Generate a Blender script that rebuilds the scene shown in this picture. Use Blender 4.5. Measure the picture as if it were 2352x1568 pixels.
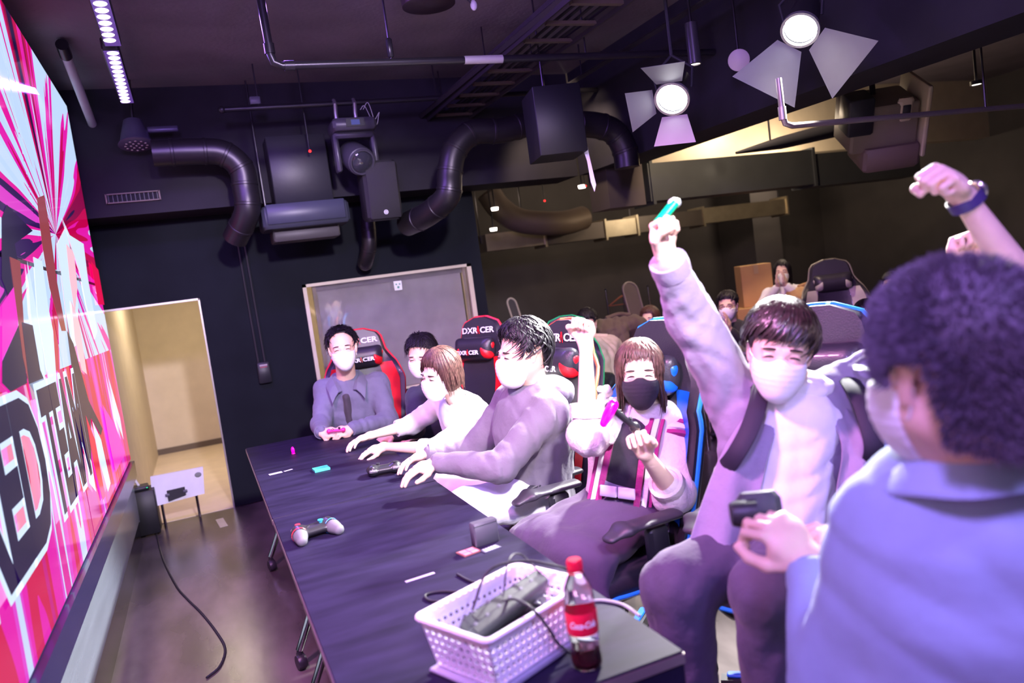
import bpy, bmesh, math, random
import numpy as np
from mathutils import Vector, Matrix
random.seed(7); np.random.seed(7)
PI = math.pi
scene = bpy.context.scene
for o in list(bpy.data.objects): bpy.data.objects.remove(o)
COL = scene.collection
# ------------------------------------------------------------------ camera
FPX, YAW, PITCH, ROLL, CH = 1773.0, math.radians(21.78), math.radians(4.98), math.radians(-7.75), 1.55
_f = np.array([math.sin(YAW)*math.cos(PITCH), math.cos(YAW)*math.cos(PITCH), -math.sin(PITCH)])
_r0 = np.array([math.cos(YAW), -math.sin(YAW), 0.0]); _u0 = np.cross(_r0, _f)
CR = _r0*math.cos(ROLL)+_u0*math.sin(ROLL); CU = -_r0*math.sin(ROLL)+_u0*math.cos(ROLL); CF = _f
cam_data = bpy.data.cameras.new('camera'); cam = bpy.data.objects.new('camera', cam_data); COL.objects.link(cam)
M = Matrix(((CR[0], CU[0], -CF[0], 0), (CR[1], CU[1], -CF[1], 0), (CR[2], CU[2], -CF[2], CH), (0, 0, 0, 1)))
cam.matrix_world = M
cam_data.sensor_width = 36.0; cam_data.lens = 36.0*FPX/2352.0; cam_data.clip_start = 0.02; cam_data.clip_end = 100
cam_data.dof.use_dof = True; cam_data.dof.focus_distance = 3.6; cam_data.dof.aperture_fstop = 2.0
scene.camera = cam
# ------------------------------------------------------------------ view, world, lights
vs = scene.view_settings
scene.display_settings.display_device = 'sRGB'
vs.view_transform = 'Standard'; vs.look = 'None'; vs.gamma = 1.0; vs.use_curve_mapping = False
vs.exposure = 0.0
world = bpy.data.worlds.new('world'); scene.world = world; world.use_nodes = True
world.node_tree.nodes['Background'].inputs[0].default_value = (0.35, 0.30, 0.55, 1)
world.node_tree.nodes['Background'].inputs[1].default_value = 0.02
def ray(x, y): return (x-1176)*CR-(y-784)*CU+FPX*CF
def pY(x, y, Y): d = ray(x, y); return np.array([0, 0, CH])+d*(Y/d[1])
def pX(x, y, X): d = ray(x, y); return np.array([0, 0, CH])+d*(X/d[0])
def pZ(x, y, Z): d = ray(x, y); return np.array([0, 0, CH])+d*((Z-CH)/d[2])
def pD(x, y, D): d = ray(x, y); return np.array([0, 0, CH])+d*(D/FPX)
def lamp(kind, name, loc, target, power, color, size=0.1, spot=60, blend=0.4, sizey=None):
    l = bpy.data.lights.new(name, kind); l.energy = power; l.color = color
    if kind == 'SPOT': l.spot_size = math.radians(spot); l.spot_blend = blend; l.shadow_soft_size = size
    elif kind == 'AREA':
        l.size = size
        if sizey: l.shape = 'RECTANGLE'; l.size_y = sizey
    else: l.shadow_soft_size = size
    o = bpy.data.objects.new(name, l); COL.objects.link(o); o.location = Vector(loc)
    if target is not None:
        o.rotation_euler = (Vector(target)-Vector(loc)).to_track_quat('-Z', 'Y').to_euler()
    return o
SPOT_A = np.array([2.49, 3.50, 2.35]); SPOT_B = pY(1838, 68, 2.9)
AIM_A, AIM_B = np.array([.95, 2.2, .95]), np.array([1.15, 1.9, .85])
def ahead(p, q, d): v = q-p; return p+v/np.linalg.norm(v)*d
lamp('SPOT', 'stage_spot_light', ahead(SPOT_A, AIM_A, .04), AIM_A, 980, (1, .97, .95), .06, 105)
lamp('SPOT', 'stage_spot_light', ahead(SPOT_B, AIM_B, .04), AIM_B, 1250, (1, .98, 1.), .06, 110)
# off-frame stage lamps by the display and photographer, the LED bar, added fill lamps
lamp('SPOT', 'front_stage_light', (-.35, 1.6, 3.0), (1.2, 3.0, .8), 560, (1.0, .36, .82), .12, 76)  # pink added here in place of a stronger glow from the display
lamp('SPOT', 'front_stage_light', (.6, -.6, 3.0), (.9, 4.6, 1.0), 1500, (1.0, .88, .97), .12, 42)
lamp('SPOT', 'purple_wash_light', (-.4, -.3, 2.9), (1.3, 2.0, .9), 420, (.45, .26, 1.0), .2, 110)
lamp('SPOT', 'purple_wash_light', (1.4, -.9, 3.0), (1.0, 1.4, .8), 230, (.42, .34, 1.0), .2, 90)
lamp('AREA', 'ceiling_fill_light', (.9, 1.8, 2.6), (1.0, 2.6, 3.2), 26, (.55, .30, 1.0), .4)  # added uplight, stands in for purple bounce on the ceiling
lamp('AREA', 'led_bar_light', (-.16, 4.6, 2.93), (.5, 4.4, 0), 75, (.36, .16, 1.0), .1, sizey=1.8)
lamp('SPOT', 'audience_fill_light', (3.95, 4.7, 3.0), (5.3, 6.3, .9), 170, (1.0, .74, .50), .08, 95)  # added warm fill for the dark audience faces, no fixture here
lamp('SPOT', 'audience_fill_light', (2.7, 5.3, 3.0), (4.2, 7.2, .8), 90, (1.0, .76, .52), .08, 80)  # second added fill for the audience, further left
# warm ceiling lamps of the passage and the room beyond
lamp('AREA', 'passage_lamp', (-.1, 8.2, 2.15), (-.3, 8.3, 0), 24, (1.0, .84, .62), .5)
for p, e in (((4.6, 5.9, 2.25), 14), ((6.2, 6.6, 2.3), 22), ((5.4, 6.6, 2.75), 16), ((5.0, 8.6, 2.4), 14), ((1.6, 8.0, 2.1), 20), ((7.8, 8.6, 2.4), 16), ((3.4, 8.3, 2.4), 9)):  # the point behind the window blind is added to brighten it
    lamp('POINT', 'warm_downlight', p, None, e*1.9, (1.0, .80, .58), .08)
# ------------------------------------------------------------------ materials
MATS = {}
def mat(name, col, rough=.55, metal=0, emit=None, es=0, bump=0, bscale=40, var=0, vscale=6, alpha=None, trans=0, ior=1.45, coat=0, sheen=0, spec=None, stretch=None, sss=0):
    if name in MATS: return MATS[name]
    m = bpy.data.materials.new(name); m.use_nodes = True; nt = m.node_tree; b = nt.nodes['Principled BSDF']
    c = (*col, 1)
    b.inputs['Base Color'].default_value = c; b.inputs['Roughness'].default_value = rough; b.inputs['Metallic'].default_value = metal
    b.inputs['IOR'].default_value = ior
    if spec is not None: b.inputs['Specular IOR Level'].default_value = spec
    if trans: b.inputs['Transmission Weight'].default_value = trans
    if coat: b.inputs['Coat Weight'].default_value = coat
    if sheen: b.inputs['Sheen Weight'].default_value = sheen
    if sss:
        b.inputs['Subsurface Weight'].default_value = sss; b.inputs['Subsurface Radius'].default_value = (.012, .005, .003)
        b.inputs['Subsurface Scale'].default_value = 1.0
    if emit: b.inputs['Emission Color'].default_value = (*emit, 1); b.inputs['Emission Strength'].default_value = es
    tc = nt.nodes.new('ShaderNodeTexCoord'); src = tc.outputs['Object']
    if stretch:
        mp = nt.nodes.new('ShaderNodeMapping'); mp.inputs['Scale'].default_value = stretch
        nt.links.new(src, mp.inputs[0]); src = mp.outputs[0]
    n = nt.nodes.new('ShaderNodeTexNoise'); n.inputs['Scale'].default_value = vscale; n.inputs['Detail'].default_value = 5
    nt.links.new(src, n.inputs['Vector'])
    v = var if var else .06
    r = nt.nodes.new('ShaderNodeValToRGB'); e = r.color_ramp.elements
    e[0].position = .3; e[1].position = .7
    e[0].color = (*[x*(1-v) for x in col], 1); e[1].color = (*[min(1, x*(1+v)) for x in col], 1)
    nt.links.new(n.outputs[0], r.inputs[0]); nt.links.new(r.outputs[0], b.inputs['Base Color'])
    if bump:
        n2 = nt.nodes.new('ShaderNodeTexNoise'); n2.inputs['Scale'].default_value = bscale; n2.inputs['Detail'].default_value = 4
        nt.links.new(src, n2.inputs['Vector'])
        bp = nt.nodes.new('ShaderNodeBump'); bp.inputs['Strength'].default_value = bump; bp.inputs['Distance'].default_value = .01
        nt.links.new(n2.outputs[0], bp.inputs['Height']); nt.links.new(bp.outputs[0], b.inputs['Normal'])
    MATS[name] = m; return m
# ------------------------------------------------------------------ naming helpers
def tag(o, label=None, cat=None, group=None, kind=None):
    if label: o['label'] = label
    if cat: o['category'] = cat
    if group: o['group'] = group
    if kind: o['kind'] = kind
    return o
def empty(name, loc=(0, 0, 0), rz=0, label=None, cat=None, group=None, kind=None):
    o = bpy.data.objects.new(name, None); COL.objects.link(o); o.location = Vector([float(v) for v in loc]); o.rotation_euler = (0, 0, rz)
    o.empty_display_size = .1
    return tag(o, label, cat, group, kind)
def link(name, me, m, parent=None, world=False):
    o = bpy.data.objects.new(name, me); COL.objects.link(o)
    for mm in (m if isinstance(m, (list, tuple)) else [m]):
        if mm: me.materials.append(mm)
    if parent is not None:
        o.parent = parent
        if world:
            bpy.context.view_layer.update() if False else None
            inv = wm(parent).inverted(); me.transform(inv)
    return o
def wm(o):
    m = o.matrix_basis.copy(); p = o.parent
    while p: m = p.matrix_basis @ m; p = p.parent
    return m
def copy_tree(o, parent=None):
    c = o.copy(); COL.objects.link(c); c.parent = parent
    for ch in list(o.children): copy_tree(ch, c)
    return c
def unit(v): v = np.asarray(v, float); return v/(np.linalg.norm(v)+1e-12)
class MB:
    """collects shapes and links them as one mesh object"""
    def __init__(s): s.v = []; s.f = []; s.mi = []; s.cur = 0
    def add(s, vs_, fs):
        n = len(s.v); s.v += [tuple(map(float, p)) for p in vs_]; s.f += [tuple(i+n for i in f) for f in fs]; s.mi += [s.cur]*len(fs); return s
    def box(s, c, d, R=None, bev=0):
        x, y, z = [k/2 for k in d]; c = np.array(c, float)
        if bev > 0:
            b = min(bev, x*.9, y*.9, z*.9); P = []
            ring = lambda X, Y, Z: [(X-b, Y, Z), (X, Y-b, Z)]
            pts = []
            for Z, k in ((-z, 1), (-z+b, 0), (z-b, 0), (z, 1)):
                X, Y = (x-b*k*.6, y-b*k*.6)
                pts.append([(X, -Y+b, Z), (X, Y-b, Z), (X-b, Y, Z), (-X+b, Y, Z), (-X, Y-b, Z), (-X, -Y+b, Z), (-X+b, -Y, Z), (X-b, -Y, Z)])
            P = np.array([p for r_ in pts for p in r_]); F = []
            for k in range(3):
                for i in range(8): j = (i+1) % 8; F.append((k*8+i, k*8+j, k*8+8+j, k*8+8+i))
            F.append(tuple(range(7, -1, -1))); F.append(tuple(range(24, 32)))
        else:
            P = np.array([(sx*x, sy*y, sz*z) for sz in (-1, 1) for sy in (-1, 1) for sx in (-1, 1)])
            F = [(0, 2, 3, 1), (4, 5, 7, 6), (0, 1, 5, 4), (2, 6, 7, 3), (0, 4, 6, 2), (1, 3, 7, 5)]
        if R is not None: P = P @ np.array(R).T
        return s.add(P+c, F)
    def tube(s, pts, r, n=8, cap=True, flat=None):
        pts = [np.array(p, float) for p in pts]; m = len(pts); r = r if hasattr(r, '__len__') else [r]*m
        up = None; V = []
        for i, p in enumerate(pts):
            t = unit(pts[min(i+1, m-1)]-pts[max(i-1, 0)])
            if up is None:
                a = np.array([0, 0, 1.]) if abs(t[2]) < .9 else np.array([1., 0, 0]); up = unit(a-t*(a@t))
            else: up = unit(up-t*(up@t))
            q = np.cross(t, up)
            for k in range(n):
                a = 2*PI*k/n; V.append(p+r[i]*(math.cos(a)*up*(flat if flat else 1)+math.sin(a)*q))
        F = [(i*n+k, i*n+(k+1) % n, (i+1)*n+(k+1) % n, (i+1)*n+k) for i in range(m-1) for k in range(n)]
        if cap: F += [tuple(range(n-1, -1, -1)), tuple((m-1)*n+k for k in range(n))]
        return s.add(V, F)
    def cyl(s, a, b, r, r2=None, n=16): return s.tube([a, b], [r, r if r2 is None else r2], n)
    def sph(s, c, r, n=12, R=None):
        r = np.array(r if hasattr(r, '__len__') else [r]*3, float); V = [(0, 0, 1)]; m = n//2
        for i in range(1, m):
            for k in range(n):
                a = PI*i/m; b = 2*PI*k/n; V.append((math.sin(a)*math.cos(b), math.sin(a)*math.sin(b), math.cos(a)))
        V.append((0, 0, -1)); V = np.array(V)*r
        if R is not None: V = V @ np.array(R).T
        F = [(0, 1+k, 1+(k+1) % n) for k in range(n)]
        for i in range(m-2):
            for k in range(n): F.append((1+i*n+k, 1+(i+1)*n+k, 1+(i+1)*n+(k+1) % n, 1+i*n+(k+1) % n))
        e = len(V)-1; F += [(1+(m-2)*n+k, e, 1+(m-2)*n+(k+1) % n) for k in range(n)]
        return s.add(V+np.array(c, float), F)
    def lathe(s, prof, c=(0, 0, 0), n=24, ax=(0, 0, 1)):
        ax = unit(ax); a = np.array([1., 0, 0]) if abs(ax[0]) < .9 else np.array([0, 1., 0]); u = unit(a-ax*(a@ax)); w = np.cross(ax, u)
        c = np.array(c, float); V = [c+ax*z+r*(math.cos(2*PI*k/n)*u+math.sin(2*PI*k/n)*w) for r, z in prof for k in range(n)]
        m = len(prof); F = [(i*n+k, i*n+(k+1) % n, (i+1)*n+(k+1) % n, (i+1)*n+k) for i in range(m-1) for k in range(n)]
        return s.add(V, F)
    def prism(s, poly, vec):
        """extrude a planar polygon (3-D points) along vec"""
        n = len(poly); poly = [np.array(p, float) for p in poly]; vec = np.array(vec, float)
        return s.add(poly+[p+vec for p in poly], [tuple(range(n-1, -1, -1)), tuple(range(n, 2*n))]+[(i, (i+1) % n, n+(i+1) % n, n+i) for i in range(n)])
    def grid(s, P):
        a, b = len(P), len(P[0]); return s.add([p for r_ in P for p in r_], [(i*b+j, i*b+j+1, (i+1)*b+j+1, (i+1)*b+j) for i in range(a-1) for j in range(b-1)])
    def mesh(s, name, smooth=True, ang=40):
        me = bpy.data.meshes.new(name); me.from_pydata(s.v, [], s.f)
        for p, i in zip(me.polygons, s.mi): p.material_index = i
        bm = bmesh.new(); bm.from_mesh(me); bmesh.ops.recalc_face_normals(bm, faces=bm.faces)
        if smooth:
            for f in bm.faces: f.smooth = True
            lim = math.radians(ang)
            for e in bm.edges:
                if len(e.link_faces) == 2 and e.calc_face_angle(0) > lim: e.smooth = False
        bm.to_mesh(me); bm.free(); return me
    def build(s, name, m, parent=None, world=False, smooth=True, ang=40): return link(name, s.mesh(name, smooth, ang), m, parent, world)
def bez(p0, p1, p2, p3, n=12):
    p0, p1, p2, p3 = [np.array(p, float) for p in (p0, p1, p2, p3)]
    return [(1-t)**3*p0+3*(1-t)**2*t*p1+3*(1-t)*t*t*p2+t**3*p3 for t in np.linspace(0, 1, n)]
def crom(pts, n=6):
    P = [np.array(p, float) for p in pts]; P = [2*P[0]-P[1]]+P+[2*P[-1]-P[-2]]; out = []
    for i in range(1, len(P)-2):
        for t in np.linspace(0, 1, n, endpoint=False):
            a, b, c, d = P[i-1:i+3]
            out.append(.5*((2*b)+(-a+c)*t+(2*a-5*b+4*c-d)*t*t+(-a+3*b-3*c+d)*t**3))
    out.append(P[-2]); return out
def text_mesh(s, size, ext=.001, shear=0, xscale=1.0, spacing=1.0, bold=0):
    c = bpy.data.curves.new('lettering', 'FONT'); c.body = s; c.size = size; c.extrude = ext; c.align_x = 'CENTER'; c.align_y = 'CENTER'
    c.shear = shear; c.space_character = spacing; c.offset = bold; c.resolution_u = 3
    o = bpy.data.objects.new('lettering', c); COL.objects.link(o)
    dg = bpy.context.evaluated_depsgraph_get(); me = bpy.data.meshes.new_from_object(o.evaluated_get(dg))
    bpy.data.objects.remove(o); me.transform(Matrix.Diagonal((xscale, 1, 1, 1))); return me
def frame(c, x, y, z):
    """matrix with given origin and axes"""
    return Matrix(((x[0], y[0], z[0], c[0]), (x[1], y[1], z[1], c[1]), (x[2], y[2], z[2], c[2]), (0, 0, 0, 1)))
# ------------------------------------------------------------------ implicit surfaces, meshed with surface nets
class Vol:
    def __init__(s, lo, hi, h):
        s.lo = np.array(lo, float); s.h = h; s.n = np.ceil((np.array(hi)-s.lo)/h).astype(int)+1
        s.D = np.full(s.n, .3, np.float32)
        s.ax = [np.float32(s.lo[i]+h*np.arange(s.n[i])) for i in range(3)]
    def _sl(s, lo, hi, m):
        a = np.clip(np.floor((np.array(lo)-m-s.lo)/s.h).astype(int), 0, s.n); b = np.clip(np.ceil((np.array(hi)+m-s.lo)/s.h).astype(int)+1, 0, s.n)
        if (b <= a).any(): return None, None
        sl = tuple(slice(a[i], b[i]) for i in range(3))
        return sl, (s.ax[0][sl[0]][:, None, None], s.ax[1][sl[1]][None, :, None], s.ax[2][sl[2]][None, None, :])
    def _op(s, sl, d, k, op):
        D = s.D[sl]
        if op == 'u':
            if k > 0:
                hh = np.maximum(k-np.abs(D-d), 0)/k; s.D[sl] = np.minimum(D, d)-hh*hh*k*.25
            else: s.D[sl] = np.minimum(D, d)
        else:
            if k > 0:
                hh = np.maximum(k-np.abs(D+d), 0)/k; s.D[sl] = np.maximum(D, -d)+hh*hh*k*.25
            else: s.D[sl] = np.maximum(D, -d)
    def seg(s, a, b, ra, rb, k=.02, R=None, da=None, db=None, op='u'):
        a = np.array(a, float); b = np.array(b, float); da = ra if da is None else da; db = rb if db is None else db
        rr = max(ra, rb, da, db); sl, g = s._sl(np.minimum(a, b)-rr, np.maximum(a, b)+rr, k+3*s.h)
        if sl is None: return s
        L = b-a; l2 = L@L+1e-9; P = [g[i]-a[i] for i in range(3)]
        t = np.clip((P[0]*L[0]+P[1]*L[1]+P[2]*L[2])/l2, 0, 1)
        Q = [P[i]-t*L[i] for i in range(3)]
        if R is None:
            d = np.sqrt(Q[0]**2+Q[1]**2+Q[2]**2)-(ra+t*(rb-ra))
        else:
            A = unit(L); R = unit(np.array(R)-A*(np.array(R)@A)); F = np.cross(A, R)
            w = ra+t*(rb-ra); q = da+t*(db-da); m = np.minimum(w, q)
            x = Q[0]*R[0]+Q[1]*R[1]+Q[2]*R[2]; y = Q[0]*F[0]+Q[1]*F[1]+Q[2]*F[2]; z = Q[0]*A[0]+Q[1]*A[1]+Q[2]*A[2]
            k0 = np.sqrt((x/w)**2+(y/q)**2+(z/m)**2)+1e-6; k1 = np.sqrt((x/w**2)**2+(y/q**2)**2+(z/m**2)**2)+1e-6
            d = k0*(k0-1)/k1
        s._op(sl, d.astype(np.float32), k, op); return s
    def ell(s, c, r, k=.02, Rm=None, op='u'):
        c = np.array(c, float); r = np.array(r if hasattr(r, '__len__') else [r]*3, float); m = r.max()
        sl, g = s._sl(c-m, c+m, k+3*s.h)
        if sl is None: return s
        P = [g[i]-c[i] for i in range(3)]
        if Rm is not None: P = [P[0]*Rm[0][i]+P[1]*Rm[1][i]+P[2]*Rm[2][i] for i in range(3)]
        k0 = np.sqrt((P[0]/r[0])**2+(P[1]/r[1])**2+(P[2]/r[2])**2)+1e-6; k1 = np.sqrt((P[0]/r[0]**2)**2+(P[1]/r[1]**2)**2+(P[2]/r[2]**2)**2)+1e-6
        s._op(sl, (k0*(k0-1)/k1).astype(np.float32), k, op); return s
    def fn(s, f, mode='max'):
        g = (s.ax[0][:, None, None], s.ax[1][None, :, None], s.ax[2][None, None, :]); d = f(*g)
        s.D = (np.maximum(s.D, d) if mode == 'max' else np.minimum(s.D, d) if mode == 'min' else s.D+d).astype(np.float32); return s
    def folds(s, amp, freq=38, seed=0):
        rs = np.random.RandomState(seed); g = (s.ax[0][:, None, None], s.ax[1][None, :, None], s.ax[2][None, None, :]); d = 0
        for i in range(4):
            w = rs.normal(size=3); w = w/np.linalg.norm(w)*freq*(.6+.5*i)*np.array((1, 1, .45)); w2 = rs.normal(size=3)*freq*.35; p, q = rs.uniform(0, 6.28, 2)
            a_ = np.sin(w[0]*g[0]+w[1]*g[1]+w[2]*g[2]+p+2.2*np.sin(w2[0]*g[0]+w2[1]*g[1]+w2[2]*g[2]+q)); d = d+1.5*amp/(1+.45*i)*(.64-np.abs(a_)**.7)
        s.D = (s.D+d).astype(np.float32); return s
    def nets(s):
        D = s.D; D[0] = D[-1] = .1; D[:, 0] = D[:, -1] = .1; D[:, :, 0] = D[:, :, -1] = .1
        S = D < 0; n = np.array(D.shape)-1
        cnt = np.zeros(n, np.uint8)
        for dx in (0, 1):
            for dy in (0, 1):
                for dz in (0, 1): cnt += S[dx:n[0]+dx, dy:n[1]+dy, dz:n[2]+dz]
        act = (cnt > 0) & (cnt < 8); idx = np.argwhere(act); N = len(idx)
        if N == 0: return np.zeros((0, 3)), np.zeros((0, 4), int)
        vid = np.full(n, -1, np.int64); vid[act] = np.arange(N)
        acc = np.zeros((N, 3)); c = np.zeros(N); cor = {}
        for dx in (0, 1):
            for dy in (0, 1):
                for dz in (0, 1): cor[dx, dy, dz] = D[idx[:, 0]+dx, idx[:, 1]+dy, idx[:, 2]+dz].astype(float)
        for a in cor:
            for ax in range(3):
                if a[ax] == 0:
                    b = list(a); b[ax] = 1; b = tuple(b); va, vb = cor[a], cor[b]; m = (va < 0) != (vb < 0)
                    t = np.where(m, va/(va-vb+1e-12), 0); p = np.tile(np.array(a, float), (N, 1)); p[:, ax] += t
                    acc[m] += p[m]; c[m] += 1
        V = s.lo+s.h*(idx+acc/c[:, None]); Q = []
        for ax in range(3):
            u, v = (ax+1) % 3, (ax+2) % 3
            A = [slice(None)]*3; B = [slice(None)]*3; A[ax] = slice(0, -1); B[ax] = slice(1, None)
            e = S[tuple(A)] != S[tuple(B)]; flip = S[tuple(A)]
            I = np.argwhere(e); fl = flip[e]; ok = (I[:, u] > 0) & (I[:, v] > 0) & (I[:, u] < D.shape[u]-1) & (I[:, v] < D.shape[v]-1); I = I[ok]; fl = fl[ok]
            def g(du, dv): J = I.copy(); J[:, u] += du; J[:, v] += dv; return vid[J[:, 0], J[:, 1], J[:, 2]]
            q = np.stack([g(-1, -1), g(0, -1), g(0, 0), g(-1, 0)], 1); q[~fl] = q[~fl][:, ::-1]; Q.append(q)
        Q = np.concatenate(Q); Q = Q[(Q >= 0).all(1)]
        return V, Q
def relax(V, Q, it=1, f=.5):
    for _ in range(it):
        acc = np.zeros_like(V); c = np.zeros(len(V))
        for i in range(4):
            a, b = Q[:, i], Q[:, (i+1) % 4]; np.add.at(acc, a, V[b]); np.add.at(acc, b, V[a]); np.add.at(c, a, 1); np.add.at(c, b, 1)
        V = V*(1-f)+f*acc/np.maximum(c, 1)[:, None]
    return V
def qmesh(name, parts):
    """parts: list of (V,Q) joined in one smooth mesh"""
    Vs = []; Qs = []; n = 0
    for V, Q in parts: Vs.append(V); Qs.append(Q+n); n += len(V)
    V = np.concatenate(Vs); Q = np.concatenate(Qs); me = bpy.data.meshes.new(name)
    me.vertices.add(len(V)); me.vertices.foreach_set('co', V.astype(np.float32).ravel())
    me.loops.add(len(Q)*4); me.loops.foreach_set('vertex_index', Q.astype(np.int32).ravel())
    me.polygons.add(len(Q)); me.polygons.foreach_set('loop_start', np.arange(0, len(Q)*4, 4, dtype=np.int32))
    me.polygons.foreach_set('use_smooth', np.ones(len(Q), bool)); me.update(calc_edges=True); me.validate(); return me
def vbuild(name, vols, m, parent, it=1):
    """vols: list of (Vol, 4x4 matrix or None); world coordinates"""
    ps = []
    for v, X in vols:
        V, Q = v.nets()
        if len(V) == 0: continue
        V = relax(V, Q, it, .4)
        if X is not None:
            X = np.array(X); V = V @ X[:3, :3].T+X[:3, 3]
            if np.linalg.det(X[:3, :3]) < 0: Q = Q[:, ::-1]
        ps.append((V, Q))
    return link(name, qmesh(name, ps), m, parent, world=True)
# ------------------------------------------------------------------ people
def head_frame(c, face, tilt=0.0, pitch_up=None):
    """face: direction the face looks; tilt: roll in radians (positive leans to its own right)"""
    F = unit(face); U = np.array([0, 0, 1.]); R = unit(np.cross(F, U)); U = np.cross(R, F)
    R2 = R*math.cos(tilt)-U*math.sin(tilt); U2 = R*math.sin(tilt)+U*math.cos(tilt)
    return frame(c, R2, F, U2)
def head_vol(neck_l, s=1.0, h=.0045, fem=False, smile=True):
    v = Vol((-.11, -.15, -.27), (.11, .15, .15), h)
    v.ell((0, -.015, .03), (.076, .094, .088), 0)
    v.ell((0, .03, -.03), (.062, .062, .083), .03)
    jw = .040 if fem else .046
    v.seg((0, .02, -.06), (0, .052, -.094), jw, .022, .03, R=(1, 0, 0), da=.04, db=.02)
    for q in (-1, 1):
        v.ell((q*.044, .0, -.05), .022, .03)
        v.ell((q*.036, .068, -.03), (.022, .02, .022), .02)
        v.ell((q*.032, .106, .002), (.019, .018, .013), .012, op='s')
        v.ell((q*.032, .0775, .000), (.0165, .0165, .0135), .004)
        v.seg((q*.014, .085, .020), (q*.045, .074, .022), .010, .008, .012)
        v.seg((q*.074, .0, -.03), (q*.082, -.012, .012), .011, .017, .006, R=(0, 1, 0), da=.006, db=.007)
        v.ell((q*.090, -.004, .002), (.006, .011, .016), .003, op='s')
        v.ell((q*.011, .098, -.026), (.008, .009, .007), .006)
    v.seg((0, .086, .010), (0, .110, -.022), .007, .010, .012)
    v.seg((-.018, .086, -.056), (.018, .086, -.056), .006, .006, .006)
    v.seg((-.015, .085, -.066), (.015, .085, -.066), .007, .007, .006)
    nr = .046 if fem else .055
    nl = np.array(neck_l, float); nl = nl*min(1, .25/max(1e-3, np.linalg.norm(nl)))
    v.seg((0, -.02, -.05), nl, nr, nr*1.05, .025)
    return v
def mask_vol(h=.0045, big=1.0):
    v = Vol((-.11, -.06, -.15), (.11, .16, .03), h)
    v.ell((0, .03, -.03), (.069, .069, .09), 0)
    v.seg((0, .02, -.06), (0, .056, -.098), .050, .026, .03, R=(1, 0, 0), da=.046, db=.024)
    v.seg((0, .075, -.005), (0, .085, -.085), .030*big, .026*big, .04)
    v.ell((0, .070, -.045), (.058*big, .048*big, .056*big), .03)
    v.fn(lambda x, y, z: (z-(-.014+.016*np.exp(-(x/.022)**2)-.18*np.abs(x)*0))+0*y)
    v.fn(lambda x, y, z: (.018-y)+0*x+0*z-.25*(z+.05))
    v.fn(lambda x, y, z: .0011*np.sin(z*430+5*x*x*60)*np.exp(-((z+.045)/.035)**2)+0*y, 'add')
    return v
def hair_mesh(st, seed=0):
    """st: prof = [(azimuth deg from the front, end angle deg)], thick, n locks, len, lift, width, sweep, noise; angles past 100 hang down"""
    rs = np.random.RandomState(seed); B = MB(); C0 = np.array((0, -.014, .030)); R0 = np.array((.0775, .096, .0895))
    th = st.get('thick', .012); pa, pe = zip(*st['prof']); pull = st.get('pull', .28); TE = math.radians(98)
    def tall(phi, jit=0):
        a = abs((math.degrees(phi)+180) % 360-180); return math.radians(np.interp(a+jit, pa, pe))
    def pos(t, phi, lift):
        rr = R0+lift; a = min(t, TE); p = C0+rr*np.array((math.sin(a)*math.sin(phi), math.sin(a)*math.cos(phi), math.cos(a)))
        if t > TE:
            e = t-TE; p = p+np.array((0, 0, -e*.10)); k = min(1, e*.9)
            p[0] *= 1-pull*.35*k; p[1] = p[1]*(1-pull*.75*k) if p[1] < 0 else p[1]
        return p
    n = 48; rows = 14; G = []; ce = st.get('cap', .93)
    for i in range(rows+1):
        s_ = i/rows; G.append([pos(tall(2*PI*k/n)*s_*ce, 2*PI*k/n, th*(.75+.25*math.sin(PI*min(1, s_+.15)))*(1-.85*s_**5)) for k in range(n+1)])
    B.grid(G); B.grid([G[-1], [pos(tall(2*PI*k/n)*ce*.96, 2*PI*k/n, -.004) for k in range(n+1)]])
    N = st.get('n', 260); L = math.radians(st.get('len', 45)); wd = st.get('width', .0075); lf = st.get('lift', .010); sw = st.get('sweep', 0)
    for _ in range(N):
        phi = rs.uniform(-PI, PI); te = tall(phi, rs.normal()*5)*rs.uniform(.93, 1.07); u = rs.uniform(0, 1)**.6; t1 = te*(.18+.84*u)
        L_ = L*rs.uniform(.6, 1.2)*(1 if te < 2.4 else 2.2); t0 = max(0, t1-L_); m = 6 if te < 2.4 else 9
        dphi = sw*(.5 if abs(phi) < 1.5 else .15)+rs.normal()*st.get('mess', .10)*(1 if te < 2.4 else .35); l1 = rs.uniform(.2, 1)*lf; pts = []; rad = []
        for i in range(m):
            s_ = i/(m-1); t = t0+(t1-t0)*s_
            pts.append(pos(t, phi+dphi*s_*s_*min(1, t/.5+.1), th*.8+l1*(s_**1.5 if st.get('spiky') else math.sin(PI*s_)*.8)-(.006*s_**3 if not st.get('spiky') else 0))); rad.append(wd*(1-.88*s_**2)*rs.uniform(.8, 1.1))
        B.tube(pts, rad, 4, cap=False, flat=.45)
    if st.get('fuzz'):
        for _ in range(st['fuzz']):
            phi = rs.uniform(-PI, PI); t = tall(phi)*math.sqrt(rs.uniform(0.0, 1)); p = pos(t, phi, th*.85); q = pos(t, phi, th+st.get('fl', .014)*rs.uniform(.5, 1.2)); q = q+rs.normal(size=3)*.003+np.array((0, 0, -.003))
            B.tube([p, (p+q)/2, q], [.0013, .0010, .0003], 3, cap=False)
    return B
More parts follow.
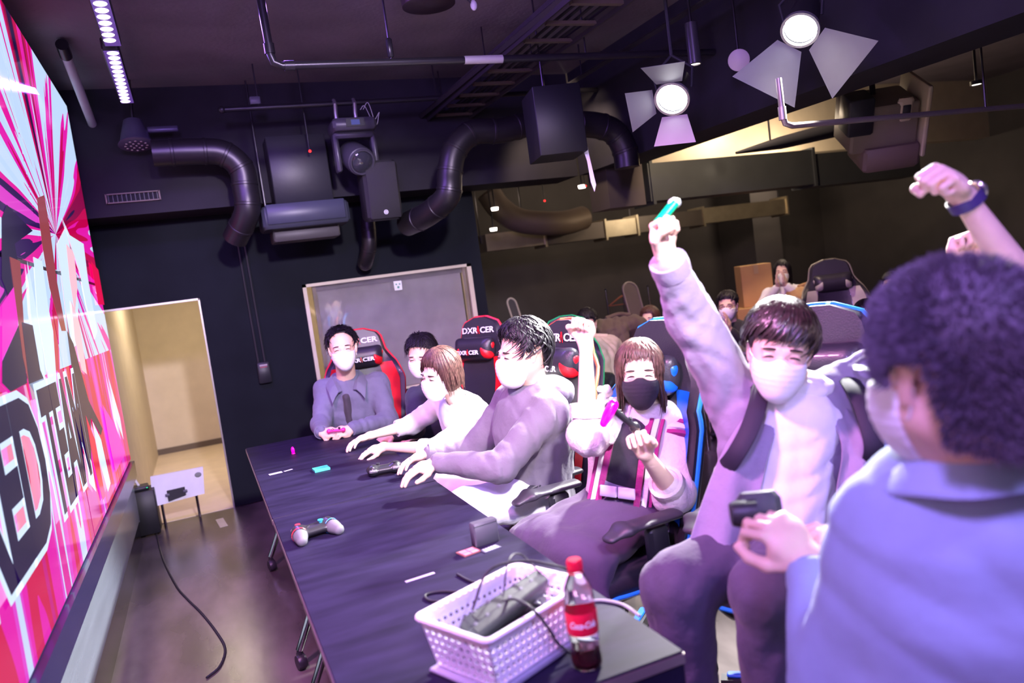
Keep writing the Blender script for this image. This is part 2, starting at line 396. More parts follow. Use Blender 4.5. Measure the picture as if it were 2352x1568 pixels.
def hand_prims(v, curl, thumb, s=1.0, fr=1.0):
    """local hand: +x fingers, +y thumb side, +z back of the hand"""
    v.seg((0, 0, 0), (.055*s, -.002*s, .001), .026*s, .037*s, .02, R=(0, 1, 0), da=.019*s, db=.015*s)
    v.seg((.05*s, -.002*s, .001), (.082*s, -.002*s, .0), .037*s, .038*s, .02, R=(0, 1, 0), da=.015*s, db=.012*s)
    v.seg((.018*s, .018*s, -.006), (.05*s, .030*s, -.012*s), .016*s, .014*s, .015)
    L = (.072, .080, .075, .058); y0 = (.029, .010, -.009, -.027); x0 = (.086, .090, .086, .077); rr = (.0090, .0092, .0086, .0077)
    for i in range(4):
        p = np.array((x0[i], y0[i], 0.0))*s; c = curl[i] if hasattr(curl[0], '__len__') else curl
        a = 0; sp = (1.5-i)*.07*(1-min(1, c[0]/80))
        for k, fl in enumerate((.48, .29, .23)):
            a += math.radians(c[k]); d = np.array((math.cos(a)*math.cos(sp), math.sin(sp), -math.sin(a)))
            q = p+d*L[i]*fl*s; v.seg(p, q, rr[i]*s*fr*(1-.07*k), rr[i]*s*fr*(.95-.07*k), .003); p = q
    p = np.array((.022, .026, -.006))*s
    for d, l, r_ in zip(thumb, (.040, .032, .026), (.014, .0115, .0098)):
        q = p+unit(d)*l*s; v.seg(p, q, r_*s, r_*s*.9, .006); p = q
FIST = ((78, 95, 60), ((.65, .55, -.45), (.55, -.25, -.75), (.15, -.95, -.2)))
OPEN = ((18, 22, 12), ((.6, .7, -.2), (.85, .45, -.2), (.95, .2, -.1)))
REST = ((28, 30, 20), ((.6, .65, -.35), (.85, .35, -.35), (.95, .1, -.25)))
HOLD = ((52, 55, 35), ((.6, .5, -.55), (.8, .1, -.55), (.85, -.2, -.3)))
def hand_local(side, F, N):
    """side +1 left hand... returns matrix; mirrored for the right so the thumb leaves the proper side"""
    F = unit(F); N = unit(np.array(N)-F*(np.array(N)@F)); T = np.cross(N, F)*side
    return F, T, N
def hand_vol(W, F, T, N, elbow, pose, s=1.0, wr=.027, er=.042, h=.0035, arm=.14, fr=1.0):
    X = frame(W, F, T, N); e = np.array(X.inverted() @ Vector([float(q) for q in elbow])); 
    L = np.linalg.norm(e); e2 = e/L*min(L, arm); k = min(1, arm/L)
    lo = np.minimum((-.06, -.09, -.12), e2-.07); hi = np.maximum((.20*s, .11, .06), e2+.07)
    v = Vol(lo, hi, h); v.seg((0.004, 0, 0), e2, wr*s, (wr+(er-wr)*k)*s, .01, R=(0, 1, 0), da=.021*s, db=(.021+(er-.021)*k)*s)
    hand_prims(v, pose[0], pose[1], s, fr)
    return v, X
SKIN = mat('skin', (.74, .50, .38), .5, var=.05, vscale=20, sss=.06, bump=.05, bscale=120)
SKINF = mat('fair_skin', (.80, .57, .46), .48, var=.04, vscale=20, sss=.06)
HAIRB = mat('black_hair', (.010, .008, .012), .5, var=.4, vscale=60, spec=.35)
HAIRBR = mat('brown_hair', (.075, .036, .030), .48, var=.5, vscale=60, spec=.4)
MASKW = mat('white_mask_fabric', (.82, .82, .82), .8, bump=.1, bscale=300)
MASKK = mat('black_mask_fabric', (.02, .018, .028), .75, bump=.15, bscale=300)
LASH = mat('dark_eyeline', (.02, .012, .012), .5)
EYEW = mat('eye_white', (.7, .66, .64), .25)
def fabric(name, col, bump=.6, bs=22, sheen=.1, rough=.85, var=.08): return mat(name, col, rough, bump=bump, bscale=bs, var=var, vscale=9, sheen=sheen)
def bb(pts, m): P = np.array(pts, float); return P.min(0)-m, P.max(0)+m
def torso(v, J, g=1.0, dg=1.0, off=0.0, top=.93, k=.05, lo=0.0):
    R = unit(J['sr']-J['sl']); pel, ch, nk = J['pel'], J['ch'], J['nk']
    st = [(pel+(ch-pel)*lo, .165, .115), (pel+(ch-pel)*.45, .142, .105), (ch, .165, .118), (ch+(nk-ch)*.62, .145, .090), (ch+(nk-ch)*top, .065, .060)]
    for a, b in zip(st[:-1], st[1:]): v.seg(a[0], b[0], a[1]*g+off, b[1]*g+off, k, R=R, da=a[2]*dg+off, db=b[2]*dg+off)
    return v
def sleeve(v, S, E, W, ru=.056, re=.048, rw=.036, k=.03, end=1.0):
    v.seg(S, E, ru, re, k); v.seg(E, E+(W-E)*end, re, rw, .02); return v
def leg(v, H_, K, A, rh=.085, rk=.062, ra=.048, k=.04, end=1.0):
    v.seg(H_, K, rh, rk, k); v.seg(K, K+(A-K)*end, rk, ra, .025); return v
def shoe(name, A, dirx, m, parent, s=1.0):
    d = unit([dirx[0], dirx[1], 0]); r_ = np.array([d[1], -d[0], 0]); z = np.array([0, 0, 1.]); a = np.array([A[0], A[1], 0])
    v = Vol(*bb([a-d*.1, a+d*.22, a+z*.12], .08), .008)
    v.seg(a-d*.04+z*.045, a+d*.06+z*.045, .036*s, .040*s, .02, R=r_, da=.04, db=.036); v.seg(a+d*.06+z*.035, a+d*.16+z*.030, .042*s, .036*s, .02, R=r_, da=.030, db=.024)
    v.seg(a-d*.02+z*.05, a-d*.02+z*.11, .036, .042, .02); v.fn(lambda x, y, q: .001-q+0*x+0*y)
    return vbuild(name, [(v, None)], m, parent)
def eyes(X, root, smile=1):
    for q in (-1, 1):
        B = MB()
        P = []
        for t in np.linspace(-1, 1, 9):
            x = q*(.032+.0145*t); P.append((x, .0955-.011*t*t-.0022*q*t*q, .0000+smile*.0042*(1-t*t)-.002*t))
        B.tube(P, [.0009, .0017, .0023, .0026, .0027, .0026, .0024, .002, .001], 6); me = B.mesh('eyelash'); me.transform(X); link('eyelash', me, LASH, root, world=True)
        if True:
            B = MB(); P = [(q*(.032+.018*t), .0955-.010*(t+.2)**2, .0225+.0035*(1-t*t)-.001*t) for t in np.linspace(-1, 1, 7)]
            B.tube(P, [.0015, .0028, .0032, .0032, .0028, .0022, .001], 6); me = B.mesh('eyebrow'); me.transform(X); link('eyebrow', me, LASH, root, world=True)
def person(name, label, J, spec, group=None, cat='person', base=None):
    J = {k: np.array(v, float) for k, v in J.items()}
    P = J['pel'] if base is None else np.array(base, float)
    root = empty(name, (P[0], P[1], 0), 0, label, cat, group)
    s = spec.get('s', 1.0); hs = spec.get('hs', 1.0); fem = spec.get('fem', False); skin = spec.get('skin', SKIN)
    HF = head_frame(J['head'], spec['face'], spec.get('tilt', 0)); HFs = HF @ Matrix.Scale(hs, 4)
    coarse = spec.get('coarse', 1.0)
    vols = []
    # continuous body: torso, upper arms, thighs
    L = [J[k] for k in ('pel', 'ch', 'nk', 'sl', 'sr', 'el', 'er')]+([J[k] for k in ('hl', 'hr', 'kl', 'kr', 'al', 'ar')] if 'kl' in J else [])
    bv = Vol(*bb(L, .16), .013*coarse); torso(bv, J, .86*s, .84*s)
    for q in 'lr':
        bv.seg(J['s'+q], J['e'+q], .044*s, .036*s, .03); bv.seg(J['e'+q], J['e'+q]+(J['w'+q]-J['e'+q])*.8, .036*s, .028*s, .02)
        if 'k'+q in J: bv.seg(J['h'+q], J['k'+q], .07*s, .048*s, .04); bv.seg(J['k'+q], J['a'+q], .046*s, .034*s, .03)
    bv.seg(J['nk']-(J['nk']-J['ch'])*.3, J['nk'], .055*s, .05*s, .03)
    vols.append((bv, None))
    nl = np.array(HFs.inverted() @ Vector([float(x) for x in J['nk']]))
    vols.append((head_vol(nl, fem=fem, h=.0045*coarse), HFs))
    for q, side in (('l', 1), ('r', -1)):
        hd = spec.get('hand_'+q)
        if hd is None: continue
        F, T, N = hand_local(side, hd[0], hd[1])
        v, X = hand_vol(J['w'+q], F, T, N, J['e'+q], hd[2], s=spec.get('hsz', 1.0)*(hd[3] if len(hd) > 3 else 1), h=.0036*coarse, arm=spec.get('arm', .14), wr=.026*s, er=.044*s)
        vols.append((v, X))
    vbuild('body', vols, skin, root, 1)
    # face
    eyes(HFs, root, spec.get('smile', 1))
    if spec.get('mask'):
        mo = vbuild('face_mask', [(mask_vol(.0045*coarse), HFs)], spec['mask'], root, 1); tag(mo, spec.get('mask_label', 'white face mask'))
        for q in (-1, 1):
            B = MB(); B.tube([(q*.058, .05, -.022), (q*.074, .015, -.006), (q*.080, -.012, .014), (q*.077, -.018, -.01), (q*.072, .0, -.05), (q*.056, .045, -.062)], .0017, 5)
            me = B.mesh('ear_loop'); me.transform(HFs); link('ear_loop', me, spec['mask'], mo, world=True)
    if spec.get('glasses'):
        B = MB()
        for q in (-1, 1):
            B.tube([(q*(.034+.024*math.cos(a)), .108, .002+.017*math.sin(a)) for a in np.linspace(0, 2*PI, 17)], .0016, 6)
            B.tube([(q*.058, .107, .006), (q*.074, .06, .008), (q*.080, .0, .010), (q*.080, -.03, -.006)], .0018, 6)
        B.tube([(-.010, .109, .004), (0, .111, .007), (.010, .109, .004)], .0016, 6)
        me = B.mesh('glasses'); me.transform(HFs); link('eyeglasses', me, mat('dark_frame', (.015, .012, .02), .3), root, world=True)
    hm = hair_mesh(spec['hair'], spec.get('seed', 1)).mesh('hair', ang=80); hm.transform(HFs); link('hair', hm, spec.get('hairmat', HAIRB), root, world=True)
    # clothes
    c = spec.get('top'); vx = .010*coarse
    if c:
        L = [J['pel'], J['ch'], J['nk'], J['sl'], J['sr'], J['el'], J['er'], J['wl'], J['wr']]
        v = Vol(*bb(L, .17), vx); torso(v, J, c.get('g', 1.0), c.get('dg', 1.0), c.get('off', .012), lo=c.get('lo', -.1))
        for q in 'lr':
            e = c.get('end', (.93, .93))[0 if q == 'l' else 1]; W = J['w'+q]; E = J['e'+q]
            v.seg(J['ch']+(J['nk']-J['ch'])*.35, J['s'+q], .075, .066*c.get('sl', 1), .05)
            sleeve(v, J['s'+q], E, W, .062*c.get('sl', 1), .053*c.get('sl', 1), .040*c.get('sw', 1), .03, e)
        v.folds(c.get('fold', .004), c.get('ff', 34), spec.get('seed', 1))
        hf = HFs
        nkc = J['nk']; up = unit(J['head']-J['nk'])
        if c.get('neck', True): v.seg(nkc-up*.03, nkc+up*.09, .050, .058, .01, op='s')
        t = vbuild(c['name'], [(v, None)], c['mat'], root, 1)
        if c.get('label'): tag(t, c['label'])
        for q in 'lr':   # cuffs
            e = c.get('end', (.93, .93))[0 if q == 'l' else 1]
            if c.get('cuff'):
                W = J['w'+q]; E = J['e'+q]; cc = E+(W-E)*e; d = unit(W-E); B = MB(); r_ = .041*c.get('sw', 1)*c['cuff']
                B.lathe([(r_*.80, -.028), (r_*1.0, -.03), (r_*1.04, -.01), (r_*1.0, .016), (r_*.80, .018), (r_*.72, .0)], cc, 20, d); B.build('cuff', c['mat'], t, world=True)
        spec['_top'] = t
    c = spec.get('bottom')
    if c and 'kl' in J:
        L = [J[k] for k in ('pel', 'hl', 'hr', 'kl', 'kr', 'al', 'ar')]; v = Vol(*bb(L, .19), vx*1.1)
        if c.get('skirt'):
            R = unit(J['kr']-J['kl']); mk = (J['kl']+J['kr'])/2; ma = (J['al']+J['ar'])/2; w = np.linalg.norm(J['kr']-J['kl'])/2
            v.seg(J['pel']+np.array((0, 0, .10)), J['pel'], .13, .18, .05, R=R, da=.10, db=.12)
            v.seg(J['pel'], mk, .19, w+.13, .05, R=R, da=.11, db=.075); v.seg(mk, mk+(ma-mk)*.75, w+.13, w+.16, .05, R=R, da=.075, db=.10)
        else:
            v.seg(J['hl'], J['hr'], .105, .105, .05); v.ell(J['pel'], (.15, .15, .11), .05)
            for q in 'lr': leg(v, J['h'+q], J['k'+q], J['a'+q], c.get('rh', .092), c.get('rk', .070), c.get('ra', .056), end=.97)
        v.folds(c.get('fold', .004), c.get('ff', 30), spec.get('seed', 1)+5)
        t = vbuild(c['name'], [(v, None)], c['mat'], root, 1)
        if c.get('label'): tag(t, c['label'])
    if spec.get('shoes') and 'al' in J:
        for q in 'lr': shoe('shoe', J['a'+q], spec.get('toe', J['k'+q]-J['h'+q]), spec['shoes'], root)
    spec['HFs'] = HFs; spec['J'] = J
    return root
def bones(n, J):
    L = lambda a, b: round(float(np.linalg.norm(np.array(J[a])-np.array(J[b]))), 2)
    print('BONES', n, 'uparm', L('sl', 'el'), L('sr', 'er'), 'fore', L('el', 'wl'), L('er', 'wr'), 'sh', L('sl', 'sr'), 'torso', L('pel', 'nk'), 'headneck', L('head', 'nk'), 'thigh', (L('hl', 'kl'), L('hr', 'kr')) if 'kl' in J else '', 'shin', (L('kl', 'al'), L('kr', 'ar')) if 'kl' in J else '')
# ------------------------------------------------------------------ the setting
DARKW = mat('charcoal_wall_paint', (.010, .012, .017), .8, spec=.12, var=.15, vscale=3, bump=.1, bscale=120)
DARKB = mat('dark_brown_wall_paint', (.055, .048, .048), .8, var=.15, vscale=2)
CEIL = mat('painted_ceiling', (.16, .13, .16), .85, bump=.3, bscale=30, var=.2, vscale=2)
BEIGE = mat('beige_wall_paint', (.60, .52, .40), .7, var=.05)
BEIGEF = mat('beige_floor', (.72, .60, .45), .4, var=.06)
BLACKM = mat('black_painted_metal', (.02, .02, .026), .45, bump=.05)
FLOORM = mat('worn_dark_floor', (.085, .070, .070), .25, var=.85, vscale=2.4, bump=.06, bscale=20, stretch=(1, .35, 1))
def slab(name, boxes, m, kind='structure', parent=None):
    B = MB()
    for lo, hi in boxes: lo = np.array(lo, float); hi = np.array(hi, float); B.box((lo+hi)/2, hi-lo)
    return tag(B.build(name, m, parent, smooth=False), kind=kind if parent is None else None)
WX, WY, CZ = -.66, 6.53, 3.2
slab('floor', [((-.85, -2.2, -.1), (9.9, 10.1, 0))], FLOORM)
slab('floor_passage', [((WX, WY, 0), (2.42, 9.9, .004))], BEIGEF)
slab('ceiling', [((-.85, -2.2, CZ), (9.9, 10.1, CZ+.1))], CEIL)
slab('wall_left', [((-.85, -2.2, 0), (WX, 6.02, CZ)), ((-.85, 6.02, 1.69), (WX, WY, CZ))], DARKW)
slab('wall_passage_left', [((-.85, 6.02, 0), (WX, 9.9, 1.69)), ((-.85, WY, 1.69), (WX, 9.9, 2.5))], BEIGE)
slab('wall_passage_back', [((-.85, 9.9, 0), (2.42, 10.0, 2.5))], BEIGE)
slab('baseboard_passage', [((WX, 9.885, 0), (2.42, 9.9, .07))], mat('brown_skirting', (.12, .09, .07), .6))
slab('ceiling_passage', [((WX, WY+.1, 2.5), (2.42, 9.9, 2.56))], BEIGE)
slab('wall_far', [((WX, WY, 1.69), (.835, WY+.1, CZ)), ((.04, WY, 0), (.835, WY+.1, 1.69)), ((.835, WY, 0), (2.31, WY+.1, .69)), ((.835, WY, 1.69), (2.42, WY+.1, CZ)), ((2.31, WY, 0), (2.42, WY+.1, 1.69))], DARKW)
slab('wall_partition', [((2.32, WY+.1, 0), (2.42, 10, CZ))], DARKB)
slab('wall_back', [((2.42, 10, 0), (9.9, 10.1, CZ))], DARKB)
slab('wall_right', [((9.8, -2.2, 0), (9.9, 10, CZ))], DARKB)
slab('wall_near', [((-.85, -2.3, 0), (9.9, -2.2, CZ))], DARKW)
slab('wall_column', [((7.7, 9.2, 0), (8.2, 10, CZ))], DARKB)
slab('trim_door', [((WX, WY-.006, 1.675), (.045, WY+.11, 1.69)), ((.034, WY-.006, 0), (.046, WY+.104, 1.69))], mat('steel_edge', (.35, .33, .30), .35, .6))
slab('beam_far', [((WX, 6.10, 2.32), (3.27, WY-.001, CZ))], mat('dark_beam_paint', (.022, .020, .028), .75, spec=.2, var=.1))
slab('beam_right', [((3.28, -2.2, 2.32), (3.66, 6.09, CZ))], mat('dark_beam_paint', (.075, .07, .085)))
slab('beam_beyond', [((4.3, 7.0, 2.47), (9.8, 7.2, CZ))], mat('cream_beam_paint', (.55, .46, .33), .7))
# glazed opening in the far wall
wn = empty('window_1', (1.57, WY, .69), kind='structure')
def wbox(name, boxes, m, par):
    B = MB(); off = np.array(wm(par).translation)
    for lo, hi in boxes: lo = np.array(lo, float)-off; hi = np.array(hi, float)-off; B.box((lo+hi)/2, hi-lo)
    return B.build(name, m, par, smooth=False)
FR = mat('pale_window_frame', (.62, .56, .42), .45)
wbox('window_frame', [((.835, WY-.02, .69), (.865, WY+.1, 1.69)), ((2.27, WY-.02, .69), (2.31, WY+.1, 1.69)), ((.835, WY-.02, 1.665), (2.31, WY+.1, 1.69)), ((.835, WY-.02, .69), (2.31, WY+.1, .71))], FR, wn)
wbox('blind', [((.95, WY+.05, .71), (2.22, WY+.056, 1.66))], mat('grey_roller_blind', (.8, .78, .74), .7, var=.04), wn)
wbox('blind_roller', [((.94, WY+.035, 1.62), (2.23, WY+.075, 1.665))], mat('pale_roller', (.5, .48, .47), .5), wn)
wbox('window_mullion', [((.915, WY+.03, .71), (.945, WY+.07, 1.665)), ((2.235, WY+.02, .71), (2.26, WY+.06, 1.665))], FR, wn)
wbox('pane', [((.865, WY+.012, .71), (2.27, WY+.018, 1.665))], mat('window_glass', (.95, .95, .95), .02, trans=1.0, ior=1.45), wn)
st = wbox('sticker', [((1.60, WY+.008, 1.54), (1.67, WY+.011, 1.62))], mat('white_sticker', (.9, .92, .9), .5), wn)
B = MB(); o0 = np.array(wm(wn).translation)
for dx, dz, r_ in ((-.015, .012, .007), (.015, .012, .007), (0, -.014, .010)): B.cyl(np.array((1.635+dx, WY+.006, 1.58+dz))-o0, np.array((1.635+dx, WY+.0075, 1.58+dz))-o0, r_, n=12)
B.build('sticker_mark', mat('green_ink', (.1, .35, .25), .5), wn)
# ------------------------------------------------------------------ video wall
SX = -.58
sw = empty('video_wall', (SX, 3.9, 0), label='huge glossy video wall on the left showing a pink and white burst picture', cat='display')
def yz(B, x, y0, y1, z0, z1, d=.004): B.box((x-SX, (y0+y1)/2-3.9, (z0+z1)/2), (d, y1-y0, z1-z0))
B = MB(); B.box((-.035, -1.45+.0, 1.845), (.055, 7.15, 2.47)); cab = B.build('cabinet', BLACKM, sw, smooth=False)
# picture material: rays around a centre, colours by angle
def burst():
    m = bpy.data.materials.new('burst_picture'); m.use_nodes = True; nt = m.node_tree; nt.nodes.clear(); N = nt.nodes.new; Lk = nt.links.new
    tc = N('ShaderNodeTexCoord'); sx = N('ShaderNodeSeparateXYZ'); Lk(tc.outputs['Object'], sx.inputs[0])
    def mth(op, a, b=None):
        n = N('ShaderNodeMath'); n.operation = op
        for i, q in enumerate((a, b)):
            if q is None: continue
            if isinstance(q, (int, float)): n.inputs[i].default_value = q
            else: Lk(q, n.inputs[i])
        return n.outputs[0]
    y = mth('SUBTRACT', sx.outputs[1], .55); z = mth('SUBTRACT', sx.outputs[2], 2.05)
    ang = mth('ARCTAN2', z, y); rad = mth('SQRT', mth('ADD', mth('MULTIPLY', y, y), mth('MULTIPLY', z, z)))
    cx = N('ShaderNodeCombineXYZ'); Lk(mth('MULTIPLY', mth('COSINE', ang), 1.), cx.inputs[0]); Lk(mth('SINE', ang), cx.inputs[1]); Lk(mth('MULTIPLY', rad, .05), cx.inputs[2])
    n1 = N('ShaderNodeTexNoise'); n1.inputs['Scale'].default_value = 2.3; n1.inputs['Detail'].default_value = 3.5; n1.inputs['Roughness'].default_value = .62; Lk(cx.outputs[0], n1.inputs['Vector'])
    r = N('ShaderNodeValToRGB'); r.color_ramp.interpolation = 'CONSTANT'; e = r.color_ramp.elements
    pal = [(0, (.012, .003, .05)), (.36, (.25, .0, .05)), (.41, (.55, .0, .07)), (.450, (.80, .01, .42)), (.485, (.55, .72, 1.)), (.545, (.60, .75, 1.)), (.565, (.80, .01, .35)), (.60, (.03, .005, .09)), (.64, (.75, .05, .6)), (.68, (.6, .74, 1.))]
    e[0].position = 0; e[0].color = (*pal[0][1], 1); e[1].position = pal[1][0]; e[1].color = (*pal[1][1], 1)
    for p, c in pal[2:]: q = e.new(p); q.color = (*c, 1)
    Lk(n1.outputs[0], r.inputs[0])
    # paler towards the centre of the burst, magenta below
    low = N('ShaderNodeMapRange'); Lk(sx.outputs[2], low.inputs[0]); low.inputs[1].default_value = 1.9; low.inputs[2].default_value = 1.1; low.inputs[3].default_value = 0; low.inputs[4].default_value = 1
    cmb = N('ShaderNodeCombineXYZ'); Lk(mth('MULTIPLY', sx.outputs[1], 2.2), cmb.inputs[0]); Lk(mth('MULTIPLY', sx.outputs[2], .25), cmb.inputs[1])
    n2 = N('ShaderNodeTexNoise'); n2.inputs['Scale'].default_value = 1.5; n2.inputs['Detail'].default_value = 1.2; Lk(cmb.outputs[0], n2.inputs['Vector'])
    r2 = N('ShaderNodeValToRGB'); r2.color_ramp.interpolation = 'CONSTANT'; e = r2.color_ramp.elements
    pal = [(0, (.6, .0, .22)), (.42, (.66, .0, .07)), (.49, (.80, .0, .42)), (.56, (.75, .05, .62)), (.61, (.6, .7, 1.)), (.65, (.75, .0, .35))]
    e[0].position = 0; e[0].color = (*pal[0][1], 1); e[1].position = pal[1][0]; e[1].color = (*pal[1][1], 1)
    for p, c in pal[2:]: q = e.new(p); q.color = (*c, 1)
    Lk(n2.outputs[0], r2.inputs[0])
    mx = N('ShaderNodeMix'); mx.data_type = 'RGBA'; st_ = mth('GREATER_THAN', low.outputs[0], .62); Lk(st_, mx.inputs[0]); Lk(r.outputs[0], mx.inputs[6]); Lk(r2.outputs[0], mx.inputs[7])
    b = N('ShaderNodeBsdfPrincipled'); b.inputs['Base Color'].default_value = (.01, .01, .012, 1); b.inputs['Roughness'].default_value = .08
    Lk(mx.outputs[2], b.inputs['Emission Color']); b.inputs['Emission Strength'].default_value = SCREEN_E
    o = N('ShaderNodeOutputMaterial'); Lk(b.outputs[0], o.inputs[0]); return m
SCREEN_E = 1.0
PIC = burst()
seams = [-2.35, -.25, 1.85, 3.93, 6.02]
for i in range(4):
    for z0, z1 in ((.625, 1.840), (1.862, 3.07)):
        B = MB(); B.box((-.004, (seams[i]+seams[i+1])/2-3.9, (z0+z1)/2), (.012, seams[i+1]-seams[i]-.018, z1-z0)); B.build('screen_panel', PIC, sw, smooth=False)
def glow(name, col, e=1.15): return mat(name, (.01, .01, .01), .15, emit=col, es=e)
GW = glow('screen_pale_blue', (.62, .76, 1.)); GP = glow('screen_magenta', (.85, .02, .55)); GR = glow('screen_red', (.7, .0, .06)); GD = glow('screen_dark', (.012, .004, .045)); GB = glow('screen_brown', (.28, .05, .06)); GS = glow('screen_skin', (.85, .5, .6))
def scr_poly(pix, x, m, name='picture_shape'):
    pts = []
    for px_, py_ in pix:
        p = pX(px_, py_, SX); pts.append((x, p[1]-3.9, p[2]))
    B = MB(); B.prism(pts, (.0006, 0, 0)); return B.build(name, m, sw, smooth=False)
# abstract shapes of the picture (figures left generic)
L0 = .0025
for m, P in [
    (GB, [(83, 455), (100, 448), (112, 520), (128, 640), (150, 760), (140, 760), (112, 660), (95, 560)]),
    (GW, [(75, 590), (95, 600), (108, 700), (120, 760), (128, 880), (112, 890), (98, 800), (84, 720)]),
    (GW, [(130, 560), (150, 520), (165, 600), (178, 700), (176, 790), (165, 800), (150, 720)]),
    (GS, [(150, 560), (168, 580), (176, 660), (170, 720), (158, 640)]),
    (GW, [(140, 500), (158, 540), (190, 560), (200, 640), (222, 760), (216, 780), (196, 700), (180, 620)]),
    (GD, [(12, 470), (72, 530), (30, 560), (45, 640), (20, 690), (0, 640), (0, 500)]),
    (GP, [(0, 700), (34, 650), (38, 760), (0, 850)]),
    (GD, [(0, 830), (42, 740), (58, 880), (20, 900), (0, 880)]),
    (GB, [(18, 590), (42, 600), (50, 740), (78, 880), (98, 905), (70, 920), (48, 820)]),
    (GD, [(45, 740), (80, 750), (104, 900), (90, 930), (62, 880)]),
    (GW, [(58, 600), (75, 690), (92, 790), (100, 880), (88, 850), (66, 720)]),
    (GD, [(150, 760), (165, 790), (200, 920), (232, 985), (228, 1000), (205, 960), (206, 1060), (186, 1030), (168, 900)]),
    (GS, [(160, 690), (178, 740), (196, 860), (184, 850), (168, 780)]),
    (GR, [(193, 955), (214, 1010), (238, 1140), (232, 1150), (210, 1060)]),
    (GW, [(208, 968), (228, 1010), (250, 1110), (244, 1130), (222, 1050)]),
    (GP, [(232, 930), (262, 980), (284, 1040), (262, 1085), (246, 1010)]),
    (GW, [(190, 1030), (205, 1060), (216, 1130), (200, 1110)]),
    (GW, [(246, 870), (272, 960), (280, 1010), (262, 960)]),
    (GR, [(205, 600), (222, 620), (236, 700), (222, 700)])]:
    scr_poly(P, L0, m); L0 += .0004
# the words on the screen
def scr_text(s, y0, y1, z0, z1, m, x, bold):
    me = text_mesh(s, .6, .0004, 0, 1, .92, bold); P = np.array([v.co[:] for v in me.vertices]); a, b = P.min(0), P.max(0)
    for v in me.vertices: v.co.x = y0+(v.co.x-a[0])/(b[0]-a[0])*(y1-y0)-3.9; v.co.y = z0+(v.co.y-a[1])/(b[1]-a[1])*(z1-z0)
    me.transform(frame((x, 0, 0), (0, 1, 0), (0, 0, 1), (1, 0, 0))); return link('screen_lettering', me, m, sw)
for w_, a_, b_ in (('RED', 2.12, 3.10), ('TEAM', 3.17, 4.08)):
    scr_text(w_, a_-.022, b_+.022, .865, 1.395, GW, .016, .040); scr_text(w_, a_, b_, .89, 1.37, GD, .0185, .020)
# strips below the display
B = MB(); yz(B, SX, -2.2, 5.98, .50, .612, .05); B.build('bezel', mat('navy_bezel', (.012, .012, .05), .2), sw, smooth=False)
slab('trim_plinth', [((WX, -2.2, .19), (SX-.01, 6.0, .495))], mat('brushed_grey_panel', (.26, .30, .36), .25, .4, var=.1, stretch=(1, .3, 4)))
slab('trim_base', [((WX, -2.2, 0), (SX-.02, 6.0, .19))], mat('gloss_black_base', (.012, .010, .012), .12))
# ------------------------------------------------------------------ pipes, ducts and lamps overhead
PIPE = mat('black_steel_pipe', (.035, .032, .04), .32, .6)
DUCT = mat('dark_spiral_duct', (.045, .04, .048), .38, .75, bump=.1, bscale=10)
GALV = mat('galvanised_duct', (.42, .36, .26), .35, .7, var=.12)
CHROME = mat('chrome', (.6, .6, .62), .15, 1.0)
GREYP = mat('grey_plastic', (.10, .10, .13), .45)
def root_at(name, p, label, cat, group=None): return empty(name, p, 0, label, cat, group)
def tubes(name, pts, r, m, parent=None, n=12, world=True, sm=0):
    B = MB(); B.tube(crom(pts, sm) if sm else pts, r, n); return B.build(name, m, parent, world=world)
def bx(name, c, d, m, parent, R=None, bev=.006): B = MB(); B.box(c, d, R, 0 if bev <= .003 else bev); return B.build(name, m, parent, world=True, smooth=bev > .003)
# suspended pipes
a = [pY(603, 30, 4.1), pY(625, 152, 4.1)]; a0 = np.array((a[0][0], 4.1, CZ)); z1 = a[1][2]; x1 = a[1][0]
r = root_at('ceiling_pipe', (x1, 4.1, z1), 'front black ceiling pipe with an elbow at its left end, hung across the cable tray', 'pipe')
tubes('pipe_run', [a0, (x1, 4.1, z1+.06), (x1+.012, 4.1, z1+.018), (x1+.05, 4.1, z1), (3.27, 4.1, z1+.02)], .021, PIPE, r)
B = MB(); B.cyl((x1, 4.1, z1+.06), (x1, 4.1, z1+.11), .027); B.build('pipe_collar', PIPE, r, world=True)
B = MB(); B.cyl((x1+.06, 4.1, z1), (x1+.11, 4.1, z1), .027); B.build('pipe_collar', PIPE, r, world=True)
B = MB(); B.lathe([(.0225, 0), (.0228, .23)], (1.58, 4.1, z1+.007), ax=(1, 0, .008)); tag(B.build('tape_wrap', mat('silver_tape', (.5, .48, .5), .5, .3), r, world=True), 'silver tape wrapped around the pipe')
B = MB(); B.sph((a0[0], 4.1, CZ-.02), (.03, .03, .035)); tag(B.build('fitting', mat('copper_fitting', (.5, .25, .12), .3, .8), r, world=True), 'copper fitting at the pipe top')
for hx in (1.17, 2.35): tubes('hanger_rod', [(hx, 4.1, CZ), (hx, 4.1, z1+.02)], .006, PIPE, r, 6)
bx('pipe_clamp', (1.17, 4.1, z1+.08), (.03, .03, .10), PIPE, r)
q = pY(510, 252, 5.6); r = root_at('ceiling_pipe', q, 'rear black ceiling pipe carrying the moving head lamp', 'pipe')
tubes('pipe_run', [q, (3.27, 5.6, q[2]+.03)], .019, PIPE, r); B = MB(); B.sph(q, .026); B.build('end_cap', PIPE, r, world=True)
for hx in (.62, 1.9, 2.8): tubes('hanger_rod', [(hx, 5.6, CZ), (hx, 5.6, q[2])], .005, PIPE, r, 6)
bx('pipe_clamp', (.60, 5.6, q[2]+.05), (.07, .05, .05), GREYP, r)
PZ2 = q[2]
